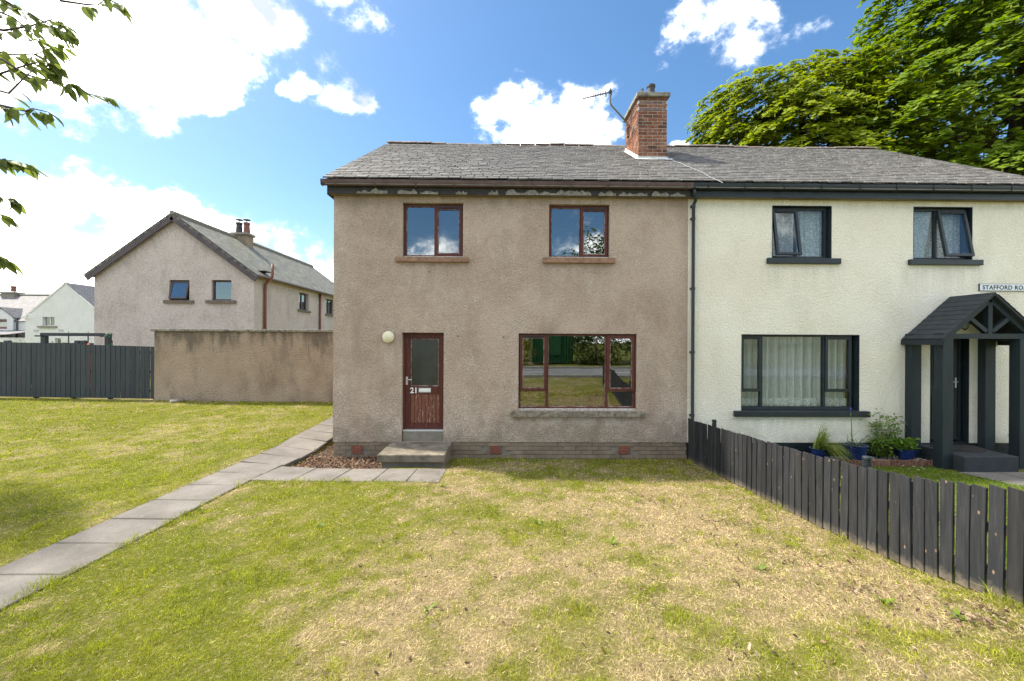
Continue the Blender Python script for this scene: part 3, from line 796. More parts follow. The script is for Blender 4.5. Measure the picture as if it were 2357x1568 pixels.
# ---- roof
def slate_meshes(mat):
    out = []
    for i, (w, t) in enumerate(((.17, .020), (.20, .024), (.235, .019), (.26, .026), (.21, .030))):
        r = random.Random(i)
        L = .36
        q = MB(); n = 0
        j = lambda: r.uniform(-.006, .006)
        b0, b1 = j(), j()
        vs = [(-w/2+j(), b0, 0), (w/2+j(), b1, 0), (w/2, L, 0), (-w/2, L, 0)]
        q.v = [(x, y, z-t) for x, y, z in vs]+[(x+(.004 if k in (0, 3) else -.004), y+(.004 if k < 2 else 0), z) for k, (x, y, z) in enumerate(vs)]
        q.f = [(0,3,2,1),(4,5,6,7),(0,1,5,4),(1,2,6,5),(2,3,7,6),(3,0,4,7)]
        me, _ = q.mesh('slate', mat, center=False); out.append((w, me, np.array(q.v), q.f))
    return out
SLM = slate_meshes(M_SLATE)
def build_roof(root, x0, x1, chim):
    m = MB()
    yb = 2*YRIDGE-YE; th = .10
    zr = roofz(YRIDGE)
    for (ya, za, yc, zc) in ((YE+.02, ZE+.013, YRIDGE, zr), (yb, ZE, YRIDGE, zr)):
        n = len(m.v)
        m.v += [(x0+.02, ya, za-.03), (x1-.0, ya, za-.03), (x1, yc, zc-.03), (x0+.02, yc, zc-.03),
                (x0+.02, ya, za-.03-th), (x1, ya, za-.03-th), (x1, yc, zc-.03-th), (x0+.02, yc, zc-.03-th)]
        m.f += [(n,n+1,n+2,n+3),(n+7,n+6,n+5,n+4),(n,n+4,n+5,n+1),(n+1,n+5,n+6,n+2),(n+2,n+6,n+7,n+3),(n+3,n+7,n+4,n)]
    roof = m.build('roof', M_SLATE, root)
    # slates, eaves upward
    dirv = Vector((0, 1, PITCH)).normalized(); nor = Vector((0, -PITCH, 1)).normalized()
    ang = math.atan(PITCH)
    EXPO = .182
    rows = int((YRIDGE-YE)*SLL/EXPO)
    placed = 0; SV = []; SF = []; nv = 0
    r = random.Random(int(x0*10)+3)
    for k in range(rows+1):
        s = k*EXPO - .02
        x = x0 - (.10 if k % 2 else 0) + r.uniform(-.02, .0)
        while x < x1-.02:
            w, me, vv, ff = r.choice(SLM)
            cx = x+w/2
            if cx-w/2 < x0-.015: x = x0-.01; cx = x+w/2
            if cx+w/2 > x1+.02: cx = x1-w/2+.01
            p0 = Vector((cx, YE, ZE)) + dirv*(s+r.uniform(-.008, .008)) + nor*(.034+r.uniform(0, .006))
            inside = chim and chim[0]-.0 < cx < chim[1] and chim[2]-.05 < p0.y+.1 < chim[3]
            if not inside and s+.20 < (YRIDGE-YE)*SLL:
                tilt = ang - math.radians(3.5) + r.uniform(-.014, .010)
                yawr = r.uniform(-.018, .018)
                if placed < 296:
                    o = bpy.data.objects.new('slate', me); link(o, roof, p0); o.rotation_euler = (tilt, 0, yawr); placed += 1
                else:
                    R = np.array(Euler((tilt, 0, yawr)).to_matrix())
                    SV.append(vv @ R.T + np.array(p0)); SF += [tuple(i+nv for i in f) for f in ff]; nv += len(vv)
            x += w + r.uniform(.004, .016)
    V = np.concatenate(SV)
    o = bpy.data.objects.new('upper_slates', np_mesh('upper_slates', V, np.array(SF), 4, M_SLATE))
    link(o, roof); o['kind'] = 'stuff'
    # ridge tiles
    x = x0-.01; i = 0; L = .46
    q = MB(); nseg = 8; 
    for e in (0, L-.012):
        for t in range(nseg+1):
            a = math.pi*t/nseg
            q.v.append((e, -.13*math.cos(a), .075*math.sin(a)))
    for e in (0, L-.012):
        for t in range(nseg+1):
            a = math.pi*t/nseg
            q.v.append((e, -.112*math.cos(a), .058*math.sin(a)-.004))
    n1 = nseg+1
    for t in range(nseg):
        q.f += [(t, t+1, n1+t+1, n1+t), (2*n1+t, 3*n1+t, 3*n1+t+1, 2*n1+t+1), (t, 2*n1+t, 2*n1+t+1, t+1), (n1+t, n1+t+1, 3*n1+t+1, 3*n1+t)]
    rme, _ = q.mesh('ridge_tile', M_RIDGE, center=False)
    while x < x1-.1:
        o = bpy.data.objects.new('ridge_tile', rme)
        link(o, roof, (x+random.uniform(-.005, .005), YRIDGE, zr-.020+.025*math.sin(x*1.3)+random.uniform(-.008, .008)-.012*(x-x0)/8))
        o.rotation_euler = (0, random.uniform(-.014, .014), 0); o.scale = (min(1, (x1+.01-x)/L), 1, 1)
        x += L
    return roof
CHX = (3.405, 4.148); CHY = (10.62, 11.79)
CH = (CHX[0], CHX[1], CHY[0], CHY[1])
roof_b = build_roof(house, XL-.085, XP, CH)
roof_c = build_roof(cream, XP+.006, XR+.10, CH)

# ---- chimney
def build_chimney():
    zt = 8.86
    z0 = roofz(CHY[0])-.3
    m = MB(); m.box(CHX[0]+.006, CHX[1]-.006, CHY[0]+.006, CHY[1]-.006, z0, zt-.004)
    ch = m.build('chimney', M_CMORT, house)
    ch['label'] = 'red brick chimney with sooty side and stone cope'
    cs = .0895; bh = cs-.016; W = CHX[1]-CHX[0]; D = CHY[1]-CHY[0]
    cache = {}
    def br(dx, dy):
        k = (round(dx, 3), round(dy, 3))
        if k not in cache:
            q = MB(); c = .004
            q.box(-dx/2, dx/2, -dy/2, dy/2, -bh/2, bh/2); cache[k] = q.mesh('brick', M_CBRICK)[0]
        return cache[k]
    z = zt-bh/2-.004; row = 0
    S_, Hd = (W-.010*3)/3.5, 0
    while z > z0:
        full = (W-2*.014)/3
        half = full/2-.007
        # front courses: three stretchers, or half-stretcher-stretcher-half
        xs = []
        if row % 2: xs = [half, full, full, half]
        else: xs = [full, full, full]
        x = CHX[0]
        if z > roofz(CHY[0])-.08:
            for w in xs:
                w = min(w, CHX[1]-x)
                o = bpy.data.objects.new('brick', br(w, .10)); link(o, ch, (x+w/2, CHY[0]+.05+random.uniform(-.002, .002), z)); x += w+.014
        # side courses, left and right
        ny = [full]*5 if row % 2 else [half]+[full]*4+[half]
        for side in (0, 1):
            y = CHY[0]+.112
            for w in ny:
                if y > CHY[1]-.03: break
                w2 = min(w, CHY[1]-y)
                if z > roofz(y)-.06:
                    o = bpy.data.objects.new('brick', br(.10, w2))
                    link(o, ch, ((CHX[0]+.05 if side == 0 else CHX[1]-.05)+random.uniform(-.003, .003), y+w2/2, z))
                y += w2+.014
        z -= cs; row += 1
    q = MB(); q.box(CHX[0]-.065, CHX[1]+.065, CHY[0]-.075, CHY[1]+.075, zt, zt+.105)
    q.build('cope', M_CAP, ch, bevel=.012)
    q = MB(); cx = CHX[0]+.40; cy = CHY[0]+.22
    q.lathe([(.100, 0), (.096, .24), (.096, .27), (.112, .285), (.112, .335), (.085, .335), (.082, .20)], (cx, cy, zt+.105), 20); q.build('chimney_pot', M_POT, ch, smooth=False)
    # broken pot behind it: an open half shell with a slanted rim
    q = MB(); n = 12; cx = CHX[0]+.30; cy = CHY[0]+.50
    for rr in (.095, .078):
        for t in range(n+1):
            a = math.pi*(.42+.95*t/n)
            for top in (0, 1):
                hgt = 0 if not top else .50-.16*t/n
                q.v.append((cx+rr*math.cos(a), cy+rr*math.sin(a), zt+.105+hgt))
    k = (n+1)*2
    for t in range(n):
        a0 = 2*t
        q.f += [(a0, a0+1, a0+3, a0+2), (k+a0, k+a0+2, k+a0+3, k+a0+1), (a0+1, k+a0+1, k+a0+3, a0+3)]
    q.build('broken_pot', M_POT, ch)
    # stainless straps round the top courses with corner plates
    for zz in (zt-.135, zt-.30):
        for dz in (-.018, .018):
            q = MB(); pts = [(CHX[0]-.004, CHY[0]-.004), (CHX[1]+.004, CHY[0]-.004), (CHX[1]+.004, CHY[1]+.004), (CHX[0]-.004, CHY[1]+.004), (CHX[0]-.004, CHY[0]-.004)]
            q.tube([(a, b, zz+dz) for a, b in pts], .0045, 5, False); q.build('strap', M_GREYM, ch)
        for xx in (CHX[0], CHX[1]):
            q = MB(); q.box(xx-.012 if xx < 3.8 else xx-.022, xx+.022 if xx < 3.8 else xx+.012, CHY[0]-.012, CHY[0]+.05, zz-.04, zz+.04); q.build('strap_plate', M_GREYM, ch, bevel=.004)
    # lead apron and side flashings
    q = MB(); e = .012
    zf = roofz(CHY[0])
    q.box(CHX[0]-.02, CHX[1]+.02, CHY[0]-e-.012, CHY[0]-.004, zf-.02, zf+.085)
    dr = Vector((0, -1, -PITCH)).normalized(); nr = Vector((0, -PITCH, 1)).normalized()
    a = Vector((CHX[0]-.06, CHY[0]-.01, zf))+nr*.040; b = Vector((CHX[1]+.13, CHY[0]-.01, zf))+nr*.040
    q.quad(a, b, b+dr*.16-Vector((.03, 0, 0)), a+dr*.13)
    q.quad(a-nr*.01, a+dr*.13-nr*.01, b+dr*.16-nr*.01, b-nr*.01)
    for xx, sg in ((CHX[0], -1), (CHX[1], 1)):
        p0 = Vector((xx+sg*.010, CHY[0]-.02, roofz(CHY[0]-.02)+.02)); p1 = Vector((xx+sg*.010, CHY[1], roofz(CHY[1])+.02))
        up = Vector((0, 0, .10))
        q.quad(p0, p1, p1+up, p0+up); q.quad(p0+Vector((-sg*.006, 0, 0)), p0+up+Vector((-sg*.006, 0, 0)), p1+up+Vector((-sg*.006, 0, 0)), p1+Vector((-sg*.006, 0, 0)))
        out = Vector((sg*.07, 0, 0)); q.quad(p0+nr*.02, p1+nr*.02, p1+nr*.02+out, p0+nr*.02+out)
    q.build('flashing', M_LEAD, ch)
build_chimney()

# ---- tv aerial on the chimney side
M_AER = pmat('dull_aerial_metal', (.10, .10, .10), (.16, .16, .16), 30, .5, metal=.3)
def build_aerial():
    Y = 11.45
    P = lambda x, y: at(x, y, Y)
    base = P(1449.6, 318); b1 = P(1449.3, 284); b2 = P(1409.6, 240); b3 = P(1409.6, 206)
    dx = CHX[0]-.035-base.x
    for p in (base, b1, b2, b3): p.x += dx
    t = thing('tv_aerial', base, 'grey television aerial on a cranked pole strapped to the chimney', 'aerial')
    m = MB(); m.tube([base, b1, b1+(b2-b1)*.12, b1+(b2-b1)*.92, b2+Vector((0, 0, .04)), b3], .024, 8); m.build('pole', M_AER, t, smooth=True)
    for k in (.15, .75):
        q = base+(b1-base)*k; m = MB(); m.box(q.x-.02, CHX[0]+.002, q.y-.03, q.y+.03, q.z-.014, q.z+.014); m.build('bracket', M_GREYM, t)
    e0 = P(1345.4, 228); e1 = P(1414, 211); e0.x += dx; e1.x += dx
    m = MB(); m.bar(e0, e1, .026, .026); bm = m.build('boom', M_AER, t)
    d = e1-e0
    for i in range(9):
        c = e0+d*(.02+i*.083); L = .055
        m = MB(); m.tube([c+Vector((-.005, -.10, -.01)), c+Vector((.005, .10, .05))], .009, 5); m.build('director', M_BLACK, bm)
        m = MB(); m.tube([c+Vector((0, 0, -.035)), c+Vector((0, 0, .045))], .008, 5); m.build('director', M_BLACK, bm)
    for k, hh in ((.76, .13), (.93, .13)):
        c = e0+d*k
        m = MB(); m.tube([c+Vector((-.015, -.03, hh)), c+Vector((.01, 0, .0)), c+Vector((.015, -.03, -hh)), c+Vector((.05, .03, -hh*.4)), c+Vector((.02, .02, hh*.4)), c+Vector((-.015, -.03, hh))], .009, 5); m.build('dipole', M_BLACK, bm)
    def onroof(px, py):
        d = ray(px, py); k = (ZE-PITCH*YE+.055-CAMZ)/(d.z-PITCH*d.y); return Vector((d.x*k, d.y*k, CAMZ+d.z*k))
    m = MB(); m.tube([onroof(*q) for q in ((1549, 370), (1565, 375), (1590, 386), (1615, 396), (1635, 408), (1650, 414), (1664, 421))], .008, 5); m.build('cable', M_GREYM, t)
    m = MB(); m.box(b3.x-.03, b3.x+.03, b3.y-.035, b3.y+.035, b3.z-.13, b3.z-.03); m.build('mast_clamp', M_BLACK, t)
build_aerial()

# ---- eaves: fascia, gutter, brackets, peeling paint
def eaves(root, x0, x1, gmat, fmat, x0g):
    m = MB(); m.box(x0, x1, YF-.155, YF-.13, 5.525, 5.72); fa = m.build('fascia', fmat, root, bevel=.004)
    m = MB(); m.box(x0, x1, YF-.129, YF-.004, 5.530, 5.556); m.build('soffit', M_SOFF, root)
    # half-round gutter
    m = MB(); r = .062; yc = YF-.155-r-.008; zc = 5.775; n = 12
    for x in (x0g, x1):
        for rr in (r, r-.006):
            for k in range(n+1):
                a = math.pi+math.pi*k/n
                m.v.append((x, yc+rr*math.cos(a), zc+rr*1.9*math.sin(a)))
    q = n+1
    for k in range(n):
        m.f += [(k, k+1, 2*q+k+1, 2*q+k), (q+k, 3*q+k, 3*q+k+1, q+k+1), (k, q+k, q+k+1, k+1), (2*q+k, 2*q+k+1, 3*q+k+1, 3*q+k)]
    m.f += [(0, 2*q, 3*q, q), (n, q+n, 3*q+n, 2*q+n)]
    g = m.build('gutter', gmat, root)
    m = MB(); m.lathe([(r, 0), (r, .01), (r*.98, .012)], (0, 0, 0), 20, 'Z'); 
    x = x0g+.30
    bm = MB()
    for k in range(n+1):
        a = math.pi+math.pi*k/n
        for xx in (-.014, .014):
            for rr in (r+.001, r+.008): bm.v.append((xx, rr*math.cos(a), rr*1.9*math.sin(a)))
    for k in range(n):
        a = 4*k; b = a+4
        bm.f += [(a+1, b+1, b+3, a+3), (a, a+1, b+1, b), (a+2, b+2, b+3, a+3), (a, b, b+2, a+2)]
    bme, _ = bm.mesh('bracket', gmat, center=False)
    while x < x1:
        o = bpy.data.objects.new('gutter_bracket', bme); link(o, g, (x, yc, zc)); x += .80+random.uniform(-.05, .05)
    return fa, g, yc, zc
fa_b, gut_b, GY, GZ = eaves(house, XL-.07, XP-.005, M_GUTB, M_FASC, XL-.16)
fa_c, gut_c, _, _ = eaves(cream, XP+.004, XR+.1, M_NAVY, M_NAVY, XP+.004)
fa_b['label'] = 'dark fascia board with peeling grey paint'
m = MB(); m.box(XL-.155, XL-.150, GY-.06, GY+.06, GZ-.116, GZ+.002); m.build('gutter_end', M_GUTB, gut_b)
def peel():
    r = random.Random(4)
    spans = [(836,.5,.45),(872,.9,.7),(938,.9,.95),(985,.6,.5),(1000,.5,.35),(1062,.7,.5),(1136,.85,.9),(1190,.9,.8),(1232,.8,.7),(1262,.9,.9),(1300,.95,.95),(1340,.9,.8),(1398,.85,.8),(1440,.7,.6),(1470,.9,.85),(1520,.9,.85),(1560,.85,.7)]
    wid = [70,90,100,80,40,60,52,120,110,60,130,90,90,70,90,90,80]
    for (px, a, b), w in zip(spans, wid):
        x0 = at(px-w*.22, 440, YF-.155).x; x1 = at(px+w*.22, 440, YF-.155).x
        n = 6; zb = 5.528; top = []; 
        hh = .125*a
        for i in range(n+1):
            t = i/n; x = x0+(x1-x0)*t
            e = min(1, 5*t, 5*(1-t))
            top.append((x, zb+max(.025, hh*(.5+.5*e)*r.choice([.35, .55, .8, 1.0]))))
        q = MB(); y = YF-.1565
        for i, (x, z) in enumerate(top):
            curl = r.uniform(.003, .012)
            q.v += [(x, y-.002, zb-.004+r.uniform(0, .004)), (x+r.uniform(-.01, .01), y-.003-curl*.3, (zb+z)/2), (x, y-.004-curl, z), (x, y, zb-.004), (x, y, z)]
        for i in range(n):
            k = 5*i
            q.f += [(k, k+5, k+6, k+1), (k+1, k+6, k+7, k+2), (k+2, k+7, k+9, k+4)]
        q.build('peeling_paint', M_PEEL, fa_b)
peel()
m = MB(); q0 = at(757, 445, YF-.13); m.box(XL-.075, XL-.06, YF-.16, YF+.2, 5.50, 5.73); m.build('verge_board', M_FASC, house)
# verge boards up the gable ends
for root, x, s in ((house, XL-.03, -1), (cream, XR+.03, 1)):
    m = MB(); m.bar((x, YF-.1, roofz(YF-.1)-.17), (x, YRIDGE, roofz(YRIDGE)-.17), .04, .16); m.build('verge_board', M_FASC if root is house else M_NAVY, root)

# ---- downpipe between the houses
def downpipe():
    px = FX(1592); r = .034; y = YF-.055
    m = MB()
    g = Vector((XP+.03, GY, GZ-.10))
    m.tube([g+Vector((0, 0, .02)), g-Vector((0, 0, .10)), Vector((px+.02, y-.06, 5.47)), Vector((px, y, 5.38)), Vector((px, y, 4.5)), Vector((px, y, .12)), Vector((px-.01, y-.03, .03))], r, 12)
    d = m.build('downpipe', M_NAVY, cream, smooth=True)
    for z in (5.36, 5.10, 3.62, 2.28, .95):
        q = MB(); q.lathe([(r, -.03), (r+.008, -.028), (r+.008, .028), (r, .03)], (px, y, z), 14); q.build('collar', M_NAVY, d)
        q = MB(); q.box(px-.05, px+.05, y+.01, YF+.002, z-.018, z+.018); q.build('clip', M_NAVY, d)
    q = MB(); q.lathe([(.055, -.11), (.055, .0)], (XP+.03, GY, GZ), 14); q.build('outlet', M_NAVY, d)
downpipe()

# ---- brown house windows
def sr(px0, py0, px1, py1): return rect(px0, py0, px1, py1)
for op, s, lab in ((B_UL, sr(910.9, 593.3, 1080, 603.5), 'red framed upper window above the front door'), (B_UR, sr(1248.6, 595, 1414.5, 606), 'red framed upper window above the wide window')):
    two_light(house, op[0]+.012, op[1]-.004, s[3]+.012, op[3]-.018, .085, M_RED, M_GLASS, {'R': 0}, lab, .53, M_SILLB, s[0], s[1], s[2], s[3], M_PUTTY, M_BLACK, bottom_strip=M_WBAR)
def wide_window(root, op, s, mat, gmat, sillmat, rec, bead, vent, strip, label, cols, tz, dark_reveal=False):
    """three columns; the outer ones have an opening sash above a fixed light"""
    x0, x1, z0, z1 = op[0]+.005, op[1]-.01, s[3]+.03, op[3]-.01
    y = YF+rec; fw = .042
    W = x1-x0; xa = x0+W*cols[0]; xb = x0+W*cols[1]; zt = z0+(z1-z0)*tz
    L1 = (x0+fw, xa-.025, zt+.012, z1-fw*.8); L2 = (x0+fw, xa-.025, z0+fw, zt-.012)
    C1 = (xa+.025, xb-.025, z0+fw, z1-fw*.8)
    R1 = (xb+.025, x1-fw, zt+.012, z1-fw*.8); R2 = (xb+.025, x1-fw, z0+fw, zt-.012)
    fr = frame_part('window', mat, root, x0, x1, z0, z1, [L1, L2, C1, R1, R2], y, y+.075)
    fr['label'] = label
    for q in (L1, R1):
        e = .014; sash(fr, q[0]-e, q[1]+e, q[2]-e, q[3]+e, .056, y-.022, mat, gmat, 0, bead, vent if q is L1 else None, wt=.07)
    for q in (L2, C1, R2):
        if bead:
            b = MB(); b.plate(q[0], q[1], q[2], q[3], [(q[0]+.008, q[1]-.008, q[2]+.016, q[3]-.005)], y+.012, y+.03); b.build('glazing_bead', bead, fr)
        pane(fr, q[0]-.004, q[1]+.004, q[2]-.004, q[3]+.004, y+.03, gmat)
    if strip:
        b = MB(); b.box(x0, x1, y-.035, y, z0-.022, z0+.016); b.build('weather_bar', strip, fr, bevel=.004)
    b = MB(); b.box(s[0], s[1], YF-.085, YF+rec+.02, s[2], s[3]); b.build('sill', sillmat, fr, bevel=.012)
    return fr
wide_window(house, B_LW, sr(1174.4, 946.5, 1483, 959.3), M_RED, M_GLASS, M_SILLW, .06, M_PUTTY, M_BLACK, M_WBAR, 'wide red framed window beside the front door', (.242, .752), .245)

# ---- front door, number 21
def front_door():
    x0, x1, z0, z1 = B_DOOR; y = YF+.11
    zt = FZ(970, 993); 
    q = MB(); q.box(x0+.01, x1-.004, YF+.05, YF+.30, ZPL-.02, zt-.016); q.build('door_riser', M_CONC, house, bevel=.008)
    d = MB(); fw = .036
    d.plate(x0+.014, x1, zt, z1, [(x0+.014+fw, x1-fw, zt-.02, z1-fw)], y, y+.09); fr = d.build('door_frame', M_RED, house)
    a, b = x0+.014+fw+.003, x1-fw-.003; c, e = zt+.028, z1-fw-.003
    gl = at(946, 889, y); gh = at(1009, 781, y)
    g = (gl.x, gh.x, gl.z, gh.z)
    pl = at(944.5, 973, y); ph = at(1011.5, 908, y)
    p = (pl.x, ph.x, pl.z, ph.z)
    m = MB(); m.plate(a, b, c, e, [g, p], y+.02, y+.064); door = m.build('door', M_RED, house)
    door['label'] = 'worn red-brown wooden front door with glazed upper half'
    q = MB(); q.box(g[0]-.005, g[1]+.005, y+.038, y+.046, g[2]-.005, g[3]+.005); q.build('pane', M_FROST, door)
    q = MB(); q.plate(g[0]-.004, g[1]+.004, g[2]-.004, g[3]+.004, [(g[0]+.007, g[1]-.007, g[2]+.016, g[3]-.005)], y+.015, y+.034); q.build('glazing_bead', M_PUTTY, door)
    n = 8; w = (p[1]-p[0])/n
    bm = MB(); t = w-.004
    bm.v = [(-t/2, .008, 0), (-t/2+.006, 0, 0), (t/2-.006, 0, 0), (t/2, .008, 0)]
    bm.v = [(x, yy, 0) for x, yy, _ in bm.v]+[(x, yy, p[3]-p[2]) for x, yy, _ in bm.v]+[(-t/2, .02, 0), (t/2, .02, 0), (-t/2, .02, p[3]-p[2]), (t/2, .02, p[3]-p[2])]
    bm.f = [(0,1,5,4),(1,2,6,5),(2,3,7,6),(8,0,4,10),(3,9,11,7),(4,5,6,7,11,10),(9,8,10,11)]
    me, _ = bm.mesh('board', M_REDB, center=False)
    for i in range(n):
        o = bpy.data.objects.new('board', me); link(o, door, (p[0]+w*(i+.5), y+.030, p[2]))
    q = MB(); q.box(p[0]-.002, p[1]+.002, y+.051, y+.060, p[2]-.002, p[3]+.002); q.build('backing_panel', M_RED, door)
    lb = at(963.5, 903.5, y); lt = at(991.5, 893.5, y)
    q = MB(); q.box(lb.x, lt.x, y+.010, y+.0195, lb.z, lt.z); o = q.build('letter_plate', M_ALU, door, bevel=.003)
    q = MB(); q.box(lb.x+.012, lt.x-.012, y+.006, y+.0098, lb.z+.018, lt.z-.018); q.build('letter_flap', M_WHITEP, door, bevel=.002)
    hb = at(933.5, 886, y); ht = at(938.5, 867.5, y)
    q = MB(); q.box(hb.x, ht.x, y+.010, y+.0195, hb.z, ht.z); o = q.build('handle_plate', M_ALU, door, bevel=.003)
    hz = at(935, 874, y).z; hx = (hb.x+ht.x)/2
    q = MB(); q.tube([(hx, y+.012, hz), (hx, y-.035, hz), (hx+.03, y-.045, hz), (hx+.115, y-.040, hz+.004)], [.010, .009, .009, .008], 8); q.build('handle', M_ALU, door, smooth=True)
    q = MB(); q.box(hx-.004, hx+.004, y+.007, y+.0098, hz-.052, hz-.030); q.build('keyhole', M_BLACK, door)
    q = MB(); q.box(x0+.014, x1-.002, YF+.045, y+.09, zt-.014, zt+.018); q.build('threshold', M_ALU, house, bevel=.004)
    # numerals
    tp = at(943.5, 905, y); th_ = at(943.5, 892.2, y).z-tp.z
    o = text('21', th_, M_WHITEP, (tp.x, y+.0185, tp.z), door, 'door_number', .028)
def text(s, cap, mat, loc, parent, name, off=0.0, space=1.0):
    cu = bpy.data.curves.new('t', 'FONT'); cu.body = s; cu.size = 1; cu.extrude = .002; cu.offset = off; cu.space_character = space
    ob = bpy.data.objects.new('t', cu); COL.objects.link(ob)
    dg = bpy.context.evaluated_depsgraph_get()
    me = bpy.data.meshes.new_from_object(ob.evaluated_get(dg))
    bpy.data.objects.remove(ob)
    n = len(me.vertices); co = np.empty(n*3); me.vertices.foreach_get('co', co); co = co.reshape(-1, 3)
    k = cap/(co[:, 1].max()-max(0, co[:, 1].min()))
    x0 = co[:, 0].min()
    new = np.c_[(co[:, 0]-x0)*k, -co[:, 2]*1.0, co[:, 1]*k]
    me.vertices.foreach_set('co', new.ravel()); me.name = name
    me.materials.clear(); me.materials.append(mat); me.update()
    o = bpy.data.objects.new(name, me); link(o, parent, loc); return o
front_door()

# ---- concrete step at the brown door
def door_step():
    zb = .365; yf = 7.66
    x0, x1 = FX(903), FX(1041)
    m = MB(); m.box(x0, x1, yf, YF+.024, zb-.145, zb); s = m.build('step', M_STEP, house, bevel=.018)
    m = MB(); m.box(x0+.06, x1-.03, yf+.09, YF+.02, -.1, zb-.147); m.build('step_base', M_CONC, house)
door_step()

# ---- wall lamp
p = at(895.3, 776, YF)
lamp = thing('wall_lamp', (p.x, YF, p.z), 'round cream bulkhead lamp on the wall beside the red door', 'lamp')
m = MB(); m.lathe([(.10, -.002), (.10, .02), (.095, .022)], (p.x, YF, p.z), 28, 'Y'); m.build('back_plate', M_BLACK, lamp)
m = MB(); R = .122
prof = [(R*.90, .020), (R*.97, .030), (R, .045), (R, .056)]+[(R*math.cos(t*math.pi/2/9), .056+.055*math.sin(t*math.pi/2/9)) for t in range(1, 9)]+[(.004, .111)]
m.lathe(prof, (p.x, YF, p.z), 36, 'Y'); m.build('diffuser', M_LAMP, lamp, smooth=True)

# ---- cream house windows
def curtain(x0, x1, z0, z1, y, mat, label, folds=14, amp=.022, seed=0, scallop=0):
    r = random.Random(seed); n = 140; mz = 14
    ph = [r.uniform(0, 6.28) for _ in range(4)]
    V = []; 
    for j in range(mz+1):
        t = j/mz
        for i in range(n+1):
            u = i/n
            x = x0+(x1-x0)*u
            w = folds*2*math.pi*u
            yy = y+amp*(math.sin(w+ph[0]+.5*math.sin(3*u*6+ph[1])+.3*t)*(.5+.5*math.sin(u*9+ph[2])**2)+.5*math.sin(2.3*w+ph[3]))
            zb = z0+(scallop*abs(math.sin(folds*1.5*math.pi*u)) if scallop else 0)
            V.append((x, yy, z1+(zb-z1)*t))
    V = np.array(V); idx = np.arange((mz+1)*(n+1)).reshape(mz+1, n+1)
    Fc = np.stack([idx[:-1, :-1], idx[:-1, 1:], idx[1:, 1:], idx[1:, :-1]], -1).reshape(-1, 4)
    c = V.mean(0)
    o = bpy.data.objects.new('net_curtain', np_mesh('net_curtain', V-c, Fc, 4, mat, smooth=True)); link(o, None, c)
    tag(o, label, 'curtain'); return o
def cream_windows():
    for op, s, sa, lab, ang in ((C_UL, sr(1764, 596, 1931, 607.5), 'L', 'dark framed upper window with its left sash tilted open', 9),
                                (C_UR, sr(2089.5, 599.4, 2256, 610.4), 'R', 'dark framed upper window with its right sash tilted open', 10)):
        # painted reveal
        y = YF+.10
        f = MB(); x0, x1, z0, z1 = op[0], op[1], op[2], op[3]
        f.plate(x0-.0, x1+.0, z0-.0, z1+.0, [(x0+.010, x1-.010, z0+.010, z1-.010)], YF-.003, YF+.20)
        f.build('painted_reveal', M_NAVY, cream)
        fr = two_light(cream, x0+.011, x1-.030, s[3]+.012, z1-.012, .10, M_NAVY, M_GLASS2, {sa: ang}, lab, .47, M_NAVY, s[0], s[1], s[2], s[3], None, M_BLACK, fw=.055)
    curtain(C_UL[0]+.03, C_UL[1]-.03, C_UL[2]+.04, C_UL[3]-.03, YF+.235, M_LACE, 'patterned lace curtain in the upper window nearest the downpipe', 9, .02, 1)
    curtain(C_UR[0]+.03, C_UR[1]-.03, C_UR[2]+.04, C_UR[3]-.03, YF+.235, M_LACE, 'patterned lace curtain in the upper window above the porch side', 9, .02, 2)
    op = C_LW
    f = MB(); f.plate(op[0], op[1], op[2], op[3], [(op[0]+.01, op[1]-.01, op[2]+.01, op[3]-.01)], YF-.003, YF+.20); f.build('painted_reveal', M_NAVY, cream)
    op2 = (op[0]+.008, op[1]-.07, op[2], op[3]-.004)
    wide_window(cream, op2, sr(1688, 946, 1996.3, 958.4), M_NAVY, M_GLASS2, M_NAVY, .10, None, M_BLACK, M_NAVY, 'wide dark framed window with net curtains and lace hem', (.195, .755), .235)
    curtain(op[0]+.03, op[1]-.03, op[2]+.10, op[3]-.02, YF+.275, M_CURT, 'long white net curtain with lace hem behind the wide window', 13, .060, 3)
    o = curtain(op[0]+.03, op[1]-.03, op[2]+.045, op[2]+.24, YF+.235, M_LACE, 'strip of lace edging along the foot of the wide window', 15, .03, 3, .03)
cream_windows()

